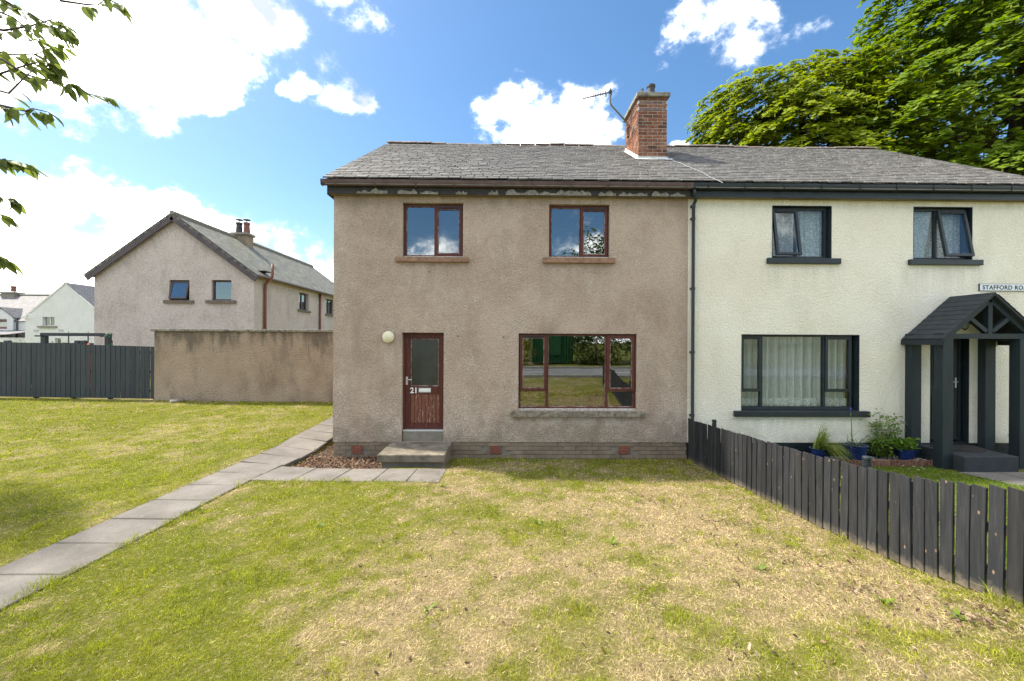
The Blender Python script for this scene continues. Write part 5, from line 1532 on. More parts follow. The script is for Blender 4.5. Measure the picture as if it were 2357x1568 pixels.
def back_house():
    Y = 21.3
    a = at(217, 700, Y); b = at(585, 700, Y); ap = at(400.5, 497, Y)
    x0, x1 = a.x, b.x; xm = (x0+x1)/2; za = 8.90; ze = 5.93
    t = thing('grey_house', (xm, Y, .5), 'pinkish grey roughcast house with gable end beyond the garden wall', 'house')
    Yb = 36.0
    w1 = rect_on(389.6, 644.9, 436, 692, Y); w2 = rect_on(486.5, 644.9, 532.5, 692, Y)
    m = MB(); m.plate(x0, x1, .3, ze-.1, [w1, w2], Y, Y+.3)
    n = len(m.v); m.v += [(x0, Y, ze-.1), (x1, Y, ze-.1), (xm, Y, za-.15), (x0, Y+.3, ze-.1), (x1, Y+.3, ze-.1), (xm, Y+.3, za-.15)]
    m.f += [(n, n+1, n+2), (n+4, n+3, n+5), (n, n+2, n+5, n+3), (n+1, n+4, n+5, n+2)]
    m.build('gable_wall', M_BACK, t)
    # side wall facing the gap, with two windows
    s1 = (25.9, 27.1); s2 = (29.75, 31.1)
    m = MB(); m.plate(Y+.3, Yb, .3, ze-.1, [(s1[0], s1[1], 4.42, 5.52), (s2[0], s2[1], 4.42, 5.52)], -.3, 0)
    m.v = [(x1-.3-yv, xv, zv) for (xv, yv, zv) in m.v]; m.v = [(2*(x1-.15)-p[0], p[1], p[2]) if False else p for p in m.v]
    m.build('side_wall', M_BACK, t)
    m = MB(); m.box(x0, x0+.3, Y+.3, Yb, .3, ze-.1); m.box(x0, x1, Yb, Yb+.3, .3, ze-.1); m.build('rear_wall', M_BACK, t)
    ov = .22
    sl = (za-ze)/(xm-x0)
    for sg, xx in ((-1, x0), (1, x1)):
        e = Vector((xx+sg*.25, 0, ze-.25*sl+.05)); r = Vector((xm, 0, za+.05)); L = (r-e).length
        y0, y1 = Y-ov, Yb+.2
        uv_slope([(e.x, y0, e.z), (e.x, y1, e.z), (r.x, y1, r.z), (r.x, y0, r.z)], [(0, 0), (y1-y0, 0), (y1-y0, L), (0, L)], M_ROOFB, 'roof_slope', t)
        q = MB(); q.bar((e.x, Y-ov+.03, e.z-.17), (xm, Y-ov+.03, za-.12), .05, .36, up=(0, 0, 1)); q.build('bargeboard', M_BARGE, t)
        q = MB(); q.tube([(e.x+sg*.07, y0, e.z-.02), (e.x+sg*.07, y1, e.z-.02)], .07, 8); q.build('gutter', M_GUTB if sg > 0 else M_PVC, t)
    q = MB(); q.tube([(xm, Y-ov, za+.07), (xm, Yb+.2, za+.07)], .12, 8); q.build('ridge', M_CAP, t)
    for i, (w, od) in enumerate(((w1, 14), (w2, 0))):
        simple_window(t, w[0]+.02, w[1]-.02, w[2]+.02, w[3]-.02, Y+.12, M_BARGE, M_GLASS, None, None, open_deg=od)
        p = MB(); p.box(w[0]-.25, w[1]+.25, Y-.09, Y+.13, w[2]-.14, w[2]+.015); p.build('sill', M_SILLG, t)
    for (ya, yb2) in (s1, s2):
        m = MB(); m.plate(ya+.02, yb2-.02, 4.44, 5.50, [(ya+.10, (ya+yb2)/2-.04, 4.52, 5.42), ((ya+yb2)/2+.04, yb2-.10, 4.52, 5.42)], 0, .08)
        m.v = [(x1-.16-p[1], p[0], p[2]) for p in m.v]; w = m.build('window', M_BARGE, t)
        m = MB(); m.box(x1-.22, x1-.214, ya+.05, yb2-.05, 4.48, 5.46); m.build('pane', M_GLASS, w)
        m = MB(); m.box(x1-.1, x1+.10, ya-.18, yb2+.18, 4.30, 4.415); m.build('sill', M_SILLG, w)
    # pipes
    yv = 22.1
    m = MB(); m.tube([(x1+.10, yv, .5), (x1+.10, yv, ze-.75), (x1+.12, yv, ze-.45), (x1+.46, yv, ze-.05), (x1+.48, yv, ze+.15), (x1+.48, yv, ze+.62)], .07, 10); m.build('soil_pipe', M_BRPIPE, t, smooth=True)
    m = MB(); m.tube([(x1+.09, 28.6, .5), (x1+.09, 28.6, ze-.2)], .07, 8); m.build('downpipe', M_BRPIPE, t, smooth=True)
    m = MB(); e = Vector((x1+.25, 0, ze-.25*sl+.05)); ux = Vector((xm-x1, 0, za-ze)).normalized()
    c = e+ux*.55; m.bar((c.x, 22.2, c.z+.09), (c.x, 22.75, c.z+.09), .45, .05, up=(-ux.z, 0, ux.x) if False else (0, 0, 1)); m.build('skylight', M_BLACK, t)
    p = at(402, 528, Y); m = MB(); m.plate(p.x-.2, p.x+.2, p.z-.15, p.z+.15, [(p.x-.16+k*.082, p.x-.10+k*.082, p.z-.11, p.z+.11) for k in range(4)], Y-.012, Y+.01); m.build('gable_vent', M_BACK, t)
    # chimney with two pots
    yc = 26.3; zc = za+.33
    m = MB(); m.box(xm-.15, xm+.72, yc-.35, yc+.35, za-.9, zc-.12); ch = m.build('chimney', M_PBRICK, t)
    m = MB(); m.box(xm-.24, xm+.81, yc-.44, yc+.44, zc-.12, zc+.02); m.build('cope', M_CAP, ch)
    for k, mt in ((.04, M_POT), (.52, M_BRPIPE)):
        m = MB(); m.lathe([(.20, 0), (.16, .55), (.19, .60), (.19, .70), (.12, .70)], (xm+k, yc, zc+.02), 12); m.build('chimney_pot', mt, ch)
        m = MB(); m.lathe([(.02, .70), (.02, .84), (.22, .86), (.20, .90), (.01, .95)], (xm+k, yc, zc+.02), 10); m.build('cowl', M_POT, ch)
def rect_on(px0, py0, px1, py1, Y):
    a = at(px0, py1, Y); b = at(px1, py0, Y); return (a.x, b.x, a.z, b.z)
back_house()

def white_house():
    Y = 41.0
    ap = at(150, 652, Y); e = at(58, 729.5, Y)
    hw = ap.x-e.x; x0, x1 = e.x, ap.x+hw; xm = ap.x; za = ap.z; ze = e.z
    t = thing('white_house', (xm, Y, .6), 'white rendered gable end house left of the grey house', 'house')
    w = rect_on(97.5, 724.5, 125.5, 751, Y); w2 = rect_on(126, 778.5, 140.5, 800, Y)
    m = MB(); m.plate(x0, x1, .3, ze, [w, w2], Y, Y+.35)
    n = len(m.v); m.v += [(x0, Y, ze), (x1, Y, ze), (xm, Y, za), (x0, Y+.35, ze), (x1, Y+.35, ze), (xm, Y+.35, za)]
    m.f += [(n, n+1, n+2), (n+4, n+3, n+5), (n, n+2, n+5, n+3), (n+1, n+4, n+5, n+2)]
    Yb = 52; m.box(x0, x0+.3, Y+.35, Yb, .3, ze); m.box(x1-.3, x1, Y+.35, Yb, .3, ze); m.box(x0, x1, Yb, Yb+.3, .3, ze)
    m.build('wall', M_WHITE, t)
    for sg, xx in ((-1, x0), (1, x1)):
        r = Vector((xm, 0, za+.08)); ev = Vector((xx+sg*.12, 0, ze-.02)); L = (r-ev).length
        uv_slope([(ev.x, Y-.05, ev.z), (ev.x, Yb+.3, ev.z), (r.x, Yb+.3, r.z), (r.x, Y-.05, r.z)], [(0, 0), (Yb-Y, 0), (Yb-Y, L), (0, L)], M_ROOFW, 'roof_slope', t)
        q = MB(); q.bar((ev.x, Y-.03, ev.z-.06), (xm, Y-.03, za-.03), .05, .14); q.build('skew', M_WHITE, t)
    q = MB(); q.box(x0-.3, x0+.25, Y-.10, Y+.3, ze-.16, ze+.02); q.build('skew_putt', M_WHITE, t)
    simple_window(t, w[0]+.03, w[1]-.03, w[2]+.03, w[3]-.03, Y+.15, M_PVC, M_GLASS, .52)
    q = MB(); q.box(w[0]-.35, w[1]+.25, Y-.14, Y+.15, w[2]-.16, w[2]+.02); q.build('sill', M_CAP, t)
    simple_window(t, w2[0]+.03, w2[1]-.03, w2[2]+.03, w2[3]-.03, Y+.15, M_PVC, M_GLASS)
    for px in (83.5, 140.5):
        p = at(px, 761, Y); q = MB(); q.box(p.x-.22, p.x+.22, Y-.03, Y+.02, p.z-.10, p.z+.10); q.build('wall_vent', M_GREYM, t)
    p = at(75, 730, Y); q = MB(); q.tube([(p.x-.3, Y, p.z-.2), (p.x-.3, Y-.25, p.z-.2), (p.x-.1, Y-.3, p.z+.2), (p.x+.3, Y-.3, p.z+.25)], .035, 6); q.build('wall_bracket', M_WHITE, t)
white_house()
def far_house():
    Y = 49.0
    zr = at(50, 679.5, Y).z; ze = at(50, 739, Y).z
    x0, x1 = -76, at(112, 700, Y+4).x+2
    t = thing('dormer_house', (-64, Y, .6), 'pale house with pinkish slate roof, dormer and squat chimney', 'house')
    m = MB(); m.box(x0, x1, Y, Y+9, .3, ze); m.build('wall', M_WHITE, t)
    zr2 = zr+.0
    zr = at(50, 679.5, Y+4.5).z
    uv_slope([(x0, Y-.2, ze-.02), (x1, Y-.2, ze-.02), (x1, Y+4.5, zr), (x0, Y+4.5, zr)], [(0, 0), (x1-x0, 0), (x1-x0, 6), (0, 6)], M_ROOFG, 'roof_slope', t)
    uv_slope([(x0, Y+9.2, ze-.02), (x1, Y+9.2, ze-.02), (x1, Y+4.5, zr), (x0, Y+4.5, zr)], [(0, 0), (x1-x0, 0), (x1-x0, 6), (0, 6)], M_ROOFG, 'roof_slope', t)
    q = MB(); q.tube([(x0, Y+4.5, zr+.04), (x1, Y+4.5, zr+.04)], .14, 6); q.build('ridge', M_CAP, t)
    a = at(13, 684, Y+4.5); b = at(44, 674.5, Y+4.5)
    q = MB(); q.box(a.x, b.x, Y+4, Y+5, a.z-1, b.z-.12); ch = q.build('chimney', M_CAP, t)
    q = MB(); q.box(a.x-.12, b.x+.12, Y+3.88, Y+5.12, b.z-.12, b.z+.08); q.build('cope', M_CAP, ch)
    q = MB(); q.lathe([(.28, 0), (.22, .45), (.28, .52), (.28, .7), (.2, .7)], ((a.x+b.x)/2+.15, Y+4.5, b.z+.18), 10); q.build('chimney_pot', M_BRPIPE, ch)
    # dormer: gabled front with its own little roof
    Yd = Y-.25
    ap = at(2, 708, Yd); er = at(36, 731, Yd); hw = er.x-ap.x
    xa, xb = ap.x-hw, er.x-.3
    m = MB(); wr = rect_on(-24, 735, 16, 757, Yd)
    m.plate(xa, xb, 2.4, er.z, [wr], Yd, Yd+.3)
    n = len(m.v); m.v += [(xa, Yd, er.z), (xb, Yd, er.z), (ap.x, Yd, ap.z-.1), (xa, Yd+.3, er.z), (xb, Yd+.3, er.z), (ap.x, Yd+.3, ap.z-.1)]
    m.f += [(n, n+1, n+2), (n+4, n+3, n+5), (n, n+2, n+5, n+3), (n+1, n+4, n+5, n+2)]
    m.box(xb-.2, xb, Yd+.3, Yd+2.5, 3.0, er.z)
    d = m.build('dormer', M_WHITE, t)
    for sg in (-1, 1):
        e = Vector((ap.x+sg*hw, 0, er.z-.05)); r = Vector((ap.x, 0, ap.z+.05))
        uv_slope([(e.x, Yd-.1, e.z), (e.x, Yd+2.6, e.z), (r.x, Yd+4.2, r.z), (r.x, Yd-.1, r.z)], [(0, 0), (3, 0), (4, 2), (0, 2)], M_ROOFW, 'dormer_slope', d)
    m = MB(); fw = .12; m.plate(wr[0], wr[1], wr[2], wr[3], [(wr[0]+fw, wr[1]-fw, wr[2]+fw*2, wr[3]-fw*2.5)], Yd+.1, Yd+.2); m.build('window_frame', M_BRPIPE, d)
    m = MB(); m.box(wr[0]+fw, wr[1]-fw, Yd+.14, Yd+.15, wr[2]+fw, wr[3]-fw); m.build('pane', M_GLASS, d)
    q = MB(); p = at(39.5, 740, Y-.1); q.tube([(p.x, Y-.12, ze), (p.x, Y-.12, 2.0)], .07, 6); q.build('downpipe', M_POT, t)
    # lean-to
    lt0 = at(0, 760, Y-.1); lt1 = at(0, 775, Y-3.2); xr = at(57.5, 770, Y-1.5).x
    uv_slope([(x0, Y-3.2, lt1.z), (xr, Y-3.2, lt1.z+.25), (xr, Y-.1, lt0.z), (x0, Y-.1, lt0.z)], [(0, 0), (16, 0), (16, 3), (0, 3)], M_ROOFW, 'lean_to_roof', t)
    m = MB(); m.box(x0, xr-.3, Y-3.0, Y-.3, .3, lt1.z-.1); m.build('lean_to_wall', M_WHITE, t)
far_house()

# ------------------------------------------------------------------ trees
def leaf_cloud(C, N, sizes, cols, rg, kind):
    """C centres (n,3), N normals (n,3): one lobed leaf each"""
    n = len(C)
    N = N/np.linalg.norm(N, axis=1, keepdims=True)
    a = rg.normal(size=(n, 3)); T = a-N*(a*N).sum(1, keepdims=True); T /= np.linalg.norm(T, axis=1, keepdims=True); B = np.cross(N, T)
    if kind == 'maple':
        pts = np.array([[-.9, 0, 0], [-.35, .75, -.15], [.05, .42, -.02], [.55, .75, -.18], [1.05, 0, -.12], [.55, -.75, -.18], [.05, -.42, -.02], [-.35, -.75, -.15]])
        pts = pts[[0, 1, 3, 4, 5, 7]]; f = np.array([[0, 1, 3], [1, 2, 3], [0, 3, 5], [3, 4, 5]])
    else:
        pts = np.array([[-1, 0, 0], [0, .5, -.08], [1, 0, -.15], [0, -.5, -.08]]); f = np.array([[0, 1, 2], [0, 2, 3]])
    P = pts[None]*sizes[:, None, None]
    V = C[:, None]+P[..., 0:1]*T[:, None]+P[..., 1:2]*B[:, None]+P[..., 2:3]*N[:, None]
    k = len(pts); Fc = (f[None]+np.arange(n)[:, None, None]*k).reshape(-1, 3)
    return V.reshape(-1, 3), Fc, np.repeat(np.c_[cols, np.ones(n)], k, 0)
def limb_path(a, b, sag, rg, n=7):
    a = np.array(a); b = np.array(b); out = []
    w = rg.normal(0, .04*np.linalg.norm(b-a), (n, 3)); 
    for i in range(n):
        t = i/(n-1); p = a+(b-a)*t+w[i]*math.sin(math.pi*t); p[2] += sag*math.sin(math.pi*t); out.append(tuple(p))
    return out
def sycamore(name, base, top, cen, rad, nspray, leaves, lsize, seed, label, c_lo, c_hi, flowers=True, group=None, spray_len=1.5):
    rg = np.random.default_rng(seed)
    t = thing(name, base, label, 'tree', group)
    cen = np.array(cen, float); rad = np.array(rad, float)
    m = MB(); z0 = base[2]
    m.tube([(base[0], base[1], z0-.3), (base[0]+.1, base[1], z0+2.5), (base[0]+.2, base[1]+.1, (z0+top)/2), (cen[0], cen[1], top)], [rad[0]*.09, rad[0]*.065, rad[0]*.045, rad[0]*.012], 12)
    # limbs and twigs belong to the trunk mesh
    ends = []
    for i in range(34):
        d = rg.normal(size=3); d /= np.linalg.norm(d); d[2] = d[2]*.8+.15
        e = cen+d*rad*rg.uniform(.70, .90); k = rg.uniform(.25, .8)
        s = np.array([base[0]+.15, base[1], z0+(top-z0)*k*.75])
        pth_ = limb_path(s, e, rg.uniform(.2, .9), rg)
        r0 = rad[0]*rg.uniform(.018, .034); m.tube(pth_, [r0*(1-.85*q/6) for q in range(7)], 6)
        for j in range(4):
            q = np.array(pth_[rg.integers(2, 6)]); dd = rg.normal(size=3); dd[2] = abs(dd[2])*.3
            m.tube(limb_path(q, q+dd*rad*.22, .1, rg, 4), [r0*.35, r0*.28, r0*.2, r0*.08], 5)
    m.build('trunk', M_BARK, t, smooth=True)
    # sprays: flat drooping fans of leaves spread through the shell of the crown
    C, Nn, Sz, Co = [], [], [], []; FC = []
    for i in range(nspray):
        d = rg.normal(size=3); d /= np.linalg.norm(d)
        if d[2] < -.55: d[2] *= -1
        shell = rg.uniform(.86, 1.0) if rg.random() < .80 else rg.uniform(.45, .86)
        p = cen+d*rad*shell*(1+.10*math.sin(d[0]*7+d[2]*5+seed)+.06*math.sin(d[1]*11+d[2]*9))
        o = np.array([d[0], d[1], 0.0]); o /= max(.05, np.linalg.norm(o))
        L = spray_len*rg.uniform(.6, 1.3); Wd = L*.42
        s = np.array([-o[1], o[0], 0])
        n = int(leaves*rg.uniform(.7, 1.3))
        u = rg.uniform(-.9, 1.0, n); v = rg.normal(0, .5, n)*(1-.45*np.abs(u)); 
        q = p+o*(u*L*.5)[:, None]+s*(v*Wd)[:, None]
        q[:, 2] += -.22*L*u - .22*L*u*u*(u > 0) - .18*L*np.abs(v)**1.5 + rg.normal(0, .035*L, n)
        nn = np.array([0, 0, 1.0])+o*.30+np.array([-.15, -.25, 0])+np.c_[rg.normal(0, .28, n), rg.normal(0, .28, n), np.zeros(n)]
        shade = rg.uniform(0, 1, n)*.6+.4*rg.random()
        C.append(q); Nn.append(nn); Sz.append(lsize*rg.uniform(.65, 1.25, n)); Co.append(np.array(c_lo)*(1-shade[:, None])+np.array(c_hi)*shade[:, None])
        if flowers and shell > .8 and rg.random() < .8:
            k = rg.integers(1, 4)
            FC.append(q[rg.integers(0, n, k)]-np.array([0, 0, .06]))
    C = np.concatenate(C); Nn = np.concatenate(Nn); Sz = np.concatenate(Sz); Co = np.concatenate(Co)
    V, Fc, col = leaf_cloud(C, Nn, Sz, Co, rg, 'maple')
    V -= np.array(cen)
    o = bpy.data.objects.new('crown', np_mesh('crown', V, Fc, 3, M_LEAF, {'col': col})); link(o, t, cen); o['kind'] = 'stuff'
    if flowers and FC:
        P = np.concatenate(FC); n = len(P); hh = rg.uniform(.14, .26, n); r = .035
        ang = np.arange(4)*math.pi/2
        top_ = P[:, None]+np.stack([np.cos(ang)*r*.7, np.sin(ang)*r*.7, np.zeros(4)], -1)[None]
        mid = P[:, None]+np.stack([np.cos(ang)*r, np.sin(ang)*r, np.zeros(4)], -1)[None]-np.stack([0*hh, 0*hh, hh*.6], -1)[:, None]
        bot = (P-np.stack([0*hh, 0*hh, hh], -1))[:, None]
        V = np.concatenate([top_, mid, bot], 1); f = []
        for k in range(4):
            a, b = k, (k+1) % 4
            f += [[a, b, 4+b], [a, 4+b, 4+a], [4+a, 4+b, 8]]
        Fc = (np.array(f)[None]+np.arange(n)[:, None, None]*9).reshape(-1, 3)
        cc = np.repeat(np.c_[np.tile([.30, .34, .05], (n, 1))*rg.uniform(.7, 1.2, (n, 1)), np.ones(n)], 9, 0)
        o = bpy.data.objects.new('flowers', np_mesh('flowers', V.reshape(-1, 3)-np.array(cen), Fc, 3, M_LEAF, {'col': cc})); link(o, t, cen); o['kind'] = 'stuff'
    return t
sycamore('sycamore_tree', (17.5, 24, .3), 16.2, (16.6, 23, 10.3), (7.1, 5.5, 7.4), 2300, 38, .115, 21, 'sunlit yellow-green sycamore just right of the chimney, lower of the two trees', (.165, .225, .014), (.30, .345, .024), True, None, 1.15)
sycamore('sycamore_tree', (27.5, 22, .3), 22.5, (27.6, 21, 12.8), (10.6, 7.5, 10.9), 2700, 40, .135, 33, 'tall spreading sycamore filling the top right corner above the roof', (.115, .185, .014), (.215, .295, .026), True, None, 1.5)

# cherry whose twigs hang into the picture at the upper left
def cherry():
    base = Vector((-5.9, 2.7, h1(-5.9, 2.7)))
    t = thing('cherry_tree', base, 'cherry tree with leafy twigs hanging in from the left edge', 'tree')
    m = MB(); m.tube([base-Vector((0, 0, .2)), base+Vector((.02, .05, 1.2)), base+Vector((-.05, .15, 2.4)), base+Vector((.10, .25, 3.6)), base+Vector((.0, .3, 4.8))], [.15, .12, .105, .08, .04], 12); m.build('trunk', M_BARK, t, smooth=True)
    # one leaf: folded, pointed, drooping
    def leaf(k):
        r = random.Random(k); q = MB(); n = 6
        for i in range(n+1):
            u = i/n; w = .5*math.sin(math.pi*min(1, u*1.02)**.85)*(.46)*(1-.25*u)
            if i == n: w = .003
            dz = -.18*u*u+r.uniform(-.01, .01)
            q.v += [(u, -w, dz+.10*w+r.uniform(-.01, .01)), (u, 0, dz-.04), (u, w, dz+.10*w+r.uniform(-.01, .01))]
        for i in range(n):
            a = 3*i; q.f += [(a, a+3, a+4, a+1), (a+1, a+4, a+5, a+2)]
        return q.mesh('leaf', M_CLEAF, True, False)[0]
    LM = [leaf(k) for k in range(5)]
    r = random.Random(9)
    Yb = 2.45
    # twig courses in the picture, from the frame edge to the tip: (points, leaves, spread)
    TW = [([(-60, -40), (60, 30), (120, 60), (165, 85)], 38, 30), ([(-60, 105), (20, 125), (80, 125), (150, 105)], 32, 28),
          ([(-50, 195), (20, 215), (60, 175), (90, 150)], 6, 16), ([(-60, 5), (30, 40), (90, 90), (120, 175)], 44, 34),
          ([(-50, 205), (40, 230), (100, 262), (150, 285), (180, 290)], 0, 0),
          ([(-60, 115), (10, 140), (60, 172), (110, 185), (150, 195), (175, 200)], 26, 24), ([(175, 195), (200, 215), (230, 222), (250, 225)], 7, 12),
          ([(-50, 232), (10, 245), (60, 256), (75, 250), (110, 258)], 18, 22), ([(-50, 330), (0, 368), (30, 372), (75, 382)], 24, 22),
          ([(-60, 60), (10, 70), (70, 60), (120, 45), (150, 60)], 26, 30), ([(-60, 150), (0, 170), (60, 150), (100, 140), (135, 160)], 26, 26), ([(-50, 430), (0, 450), (30, 458)], 16, 18), ([(-40, 480), (-5, 492), (8, 496)], 6, 10), ([(-40, 575), (-5, 588), (10, 595)], 9, 12),
          ([(100, -30), (140, 2), (195, 10), (225, 12), (250, -8)], 9, 18), ([(190, -40), (230, -12), (262, 5), (280, 12)], 9, 14)]
    nl = 0
    for i, (pts, cnt, sp) in enumerate(TW):
        Y = Yb+r.uniform(-.25, .25)
        P = [at(x, y, Y+.03*k) for k, (x, y) in enumerate(pts)]
        if i == 4: continue
        # carry each twig back to the trunk outside the picture
        if i != 6:
            start = base+Vector((0, .3, min(4.6, max(2.6, P[0].z-base.z+.2))))
            P = [start, (start+P[0])/2+Vector((0, 0, .12))]+P
        m = MB(); k = len(P); m.tube(P, [.014*(1-.88*q/(k-1))**1.6+.0016 for q in range(k)] if i != 6 else [.004, .0035, .003, .002], 6); br = m.build('branch', M_CBARK, t, smooth=True)
        seg = P[2:] if i != 6 else P
        for c in range(cnt):
            u = r.uniform(.15, 1)*(len(seg)-1) if c > 3 else (len(seg)-1)*r.uniform(.9, 1)
            a = min(int(u), len(seg)-2); f = u-a
            p = seg[a]+(seg[a+1]-seg[a])*f
            d = (seg[a+1]-seg[a]).normalized()
            o = bpy.data.objects.new('leaf', r.choice(LM))
            L = r.uniform(.065, .115)*(.8 if i == 6 else 1)
            dirv = Vector((.55+r.uniform(-.55, .75), r.uniform(-.7, .7), -.75+r.uniform(-.5, .65))).normalized()
            up = Vector((r.uniform(-.9, .9), r.uniform(-1.0, .6), 1)); yv = up.cross(dirv).normalized(); zv = dirv.cross(yv)
            R = Matrix((dirv, yv, zv)).transposed()
            off = Vector((r.uniform(-1, 1), r.uniform(-1, 1), r.uniform(-1, .4)))*(sp/F*Y*.25)
            pp = p+off
            link(o, br, pp); o.rotation_euler = R.to_euler(); o.scale = (L, L*1.05, L); nl += 1
    # rest of the crown, outside the picture
    rg = np.random.default_rng(2); n = 5200
    C = np.array(base)+np.array([-.3, -.55, 4.1])+rg.normal(size=(n, 3))*np.array([.95, .95, .75])
    C2 = np.array([-9.3, 6.1, 4.6])+rg.normal(size=(4200, 3))*np.array([.62, .75, .6]); C = np.r_[C, C2]
    C = C[C[:, 0] < -1.30*np.maximum(C[:, 1], 1.2)-.30]
    m = MB(); m.tube(limb_path(np.array(base)+[0, .2, 2.6], [-9.3, 6.1, 4.6], .5, rg), [.08, .07, .06, .05, .04, .03, .02], 8); m.build('branch', M_BARK, t, smooth=True)
    n = len(C)
    N_ = np.c_[rg.normal(0, .6, n), rg.normal(0, .6, n), np.ones(n)]
    V, Fc, col = leaf_cloud(C, N_, rg.uniform(.035, .06, n), np.array([.06, .105, .018])*rg.uniform(.6, 1.3, (n, 1)), rg, 'oval')
    o = bpy.data.objects.new('crown', np_mesh('crown', V-np.array(base), Fc, 3, M_LEAF, {'col': col})); link(o, t, base); o['kind'] = 'stuff'
cherry()

# ------------------------------------------------------------------ garden plants
def blades(P, dirs, lens, widths, sag, cols, name, parent, loc, mat=M_PLANT, seg=5):
    """arching strap leaves"""
    V = []; Fc = []; Cc = []; k = 0
    for p, d, L, w, s, c in zip(P, dirs, lens, widths, sag, cols):
        d = Vector(d).normalized(); side = d.cross(Vector((0, 0, 1)))
        side = side.normalized() if side.length > .01 else Vector((1, 0, 0))
        q = Vector(p); v = d.copy()
        for i in range(seg+1):
            u = i/seg; ww = w*(1-u**2.2)*.5+.0004
            V += [tuple(q-side*ww-Vector(loc)), tuple(q+side*ww-Vector(loc))]; Cc += [(*c, 1)]*2
            q = q+v*(L/seg); v = (v+Vector((0, 0, -s/seg))).normalized()
        for i in range(seg):
            a = k+2*i; Fc.append((a, a+1, a+3, a+2))
        k += 2*(seg+1)
    o = bpy.data.objects.new(name, np_mesh(name, np.array(V), np.array(Fc), 4, mat, {'col': np.array(Cc)})); link(o, parent, loc); return o
def pot(px, py_base, ytop_px, rtop, Y, label, tall=.30):
    p = at(px, py_base, Y); z0 = p.z; c = Vector((p.x, Y, z0)); r = rtop
    t = thing('plant_pot', c, label, 'plant pot', 'cobalt blue glazed pots')
    m = MB(); m.lathe([(r*.72, 0), (r*.80, tall*.25), (r*.93, tall*.70), (r*.97, tall*.93), (r*1.05, tall*.95), (r*1.05, tall), (r*.92, tall), (r*.88, tall*.86)], c, 28); m.build('pot_body', M_BLUE, t, smooth=False)
    m = MB(); m.lathe([(r*.86, tall*.84), (r*.86, tall*.88), (.005, tall*.90)], c, 20); m.build('compost', M_SOIL, t)
    return t, c+Vector((0, 0, tall*.88))
def bush(name, base, height, spread, n, size, label, seed, col=(.10, .17, .02), stems=5, cat='plant'):
    rg = np.random.default_rng(seed); t = thing(name, base, label, cat)
    m = MB(); C = []; b = np.array(base)
    for i in range(stems):
        a = rg.uniform(0, 6.28); d = np.array([math.cos(a)*spread*rg.uniform(.3, 1), math.sin(a)*spread*.5*rg.uniform(.2, 1), height*rg.uniform(.6, 1)])
        if i == 0: d = np.array([0, 0, height])
        pts = limb_path(b, b+d, .02, rg, 6); m.tube(pts, [.007, .006, .005, .004, .003, .002], 5)
        for j in range(n//stems):
            q = np.array(pts[rg.integers(1, 6)]); e = q+rg.normal(size=3)*np.array([.12, .09, .07])*spread*2
            C.append(e)
    m.build('stems', M_CBARK, t, smooth=True)
    C = np.array(C); k = len(C)
    # leaflets in small groups
    G = (C[:, None]+rg.normal(size=(k, 4, 3))*np.array([.028, .028, .014])).reshape(-1, 3)
    N_ = np.c_[rg.normal(0, .5, len(G)), rg.normal(-.2, .5, len(G)), np.ones(len(G))]
    V, Fc, cc = leaf_cloud(G, N_, size*rg.uniform(.7, 1.2, len(G)), np.array(col)*rg.uniform(.65, 1.35, (len(G), 1)), rg, 'oval')
    o = bpy.data.objects.new('leaves', np_mesh('leaves', V-b, Fc, 3, M_PLANT, {'col': cc})); link(o, t, b); o['kind'] = 'stuff'
    return t
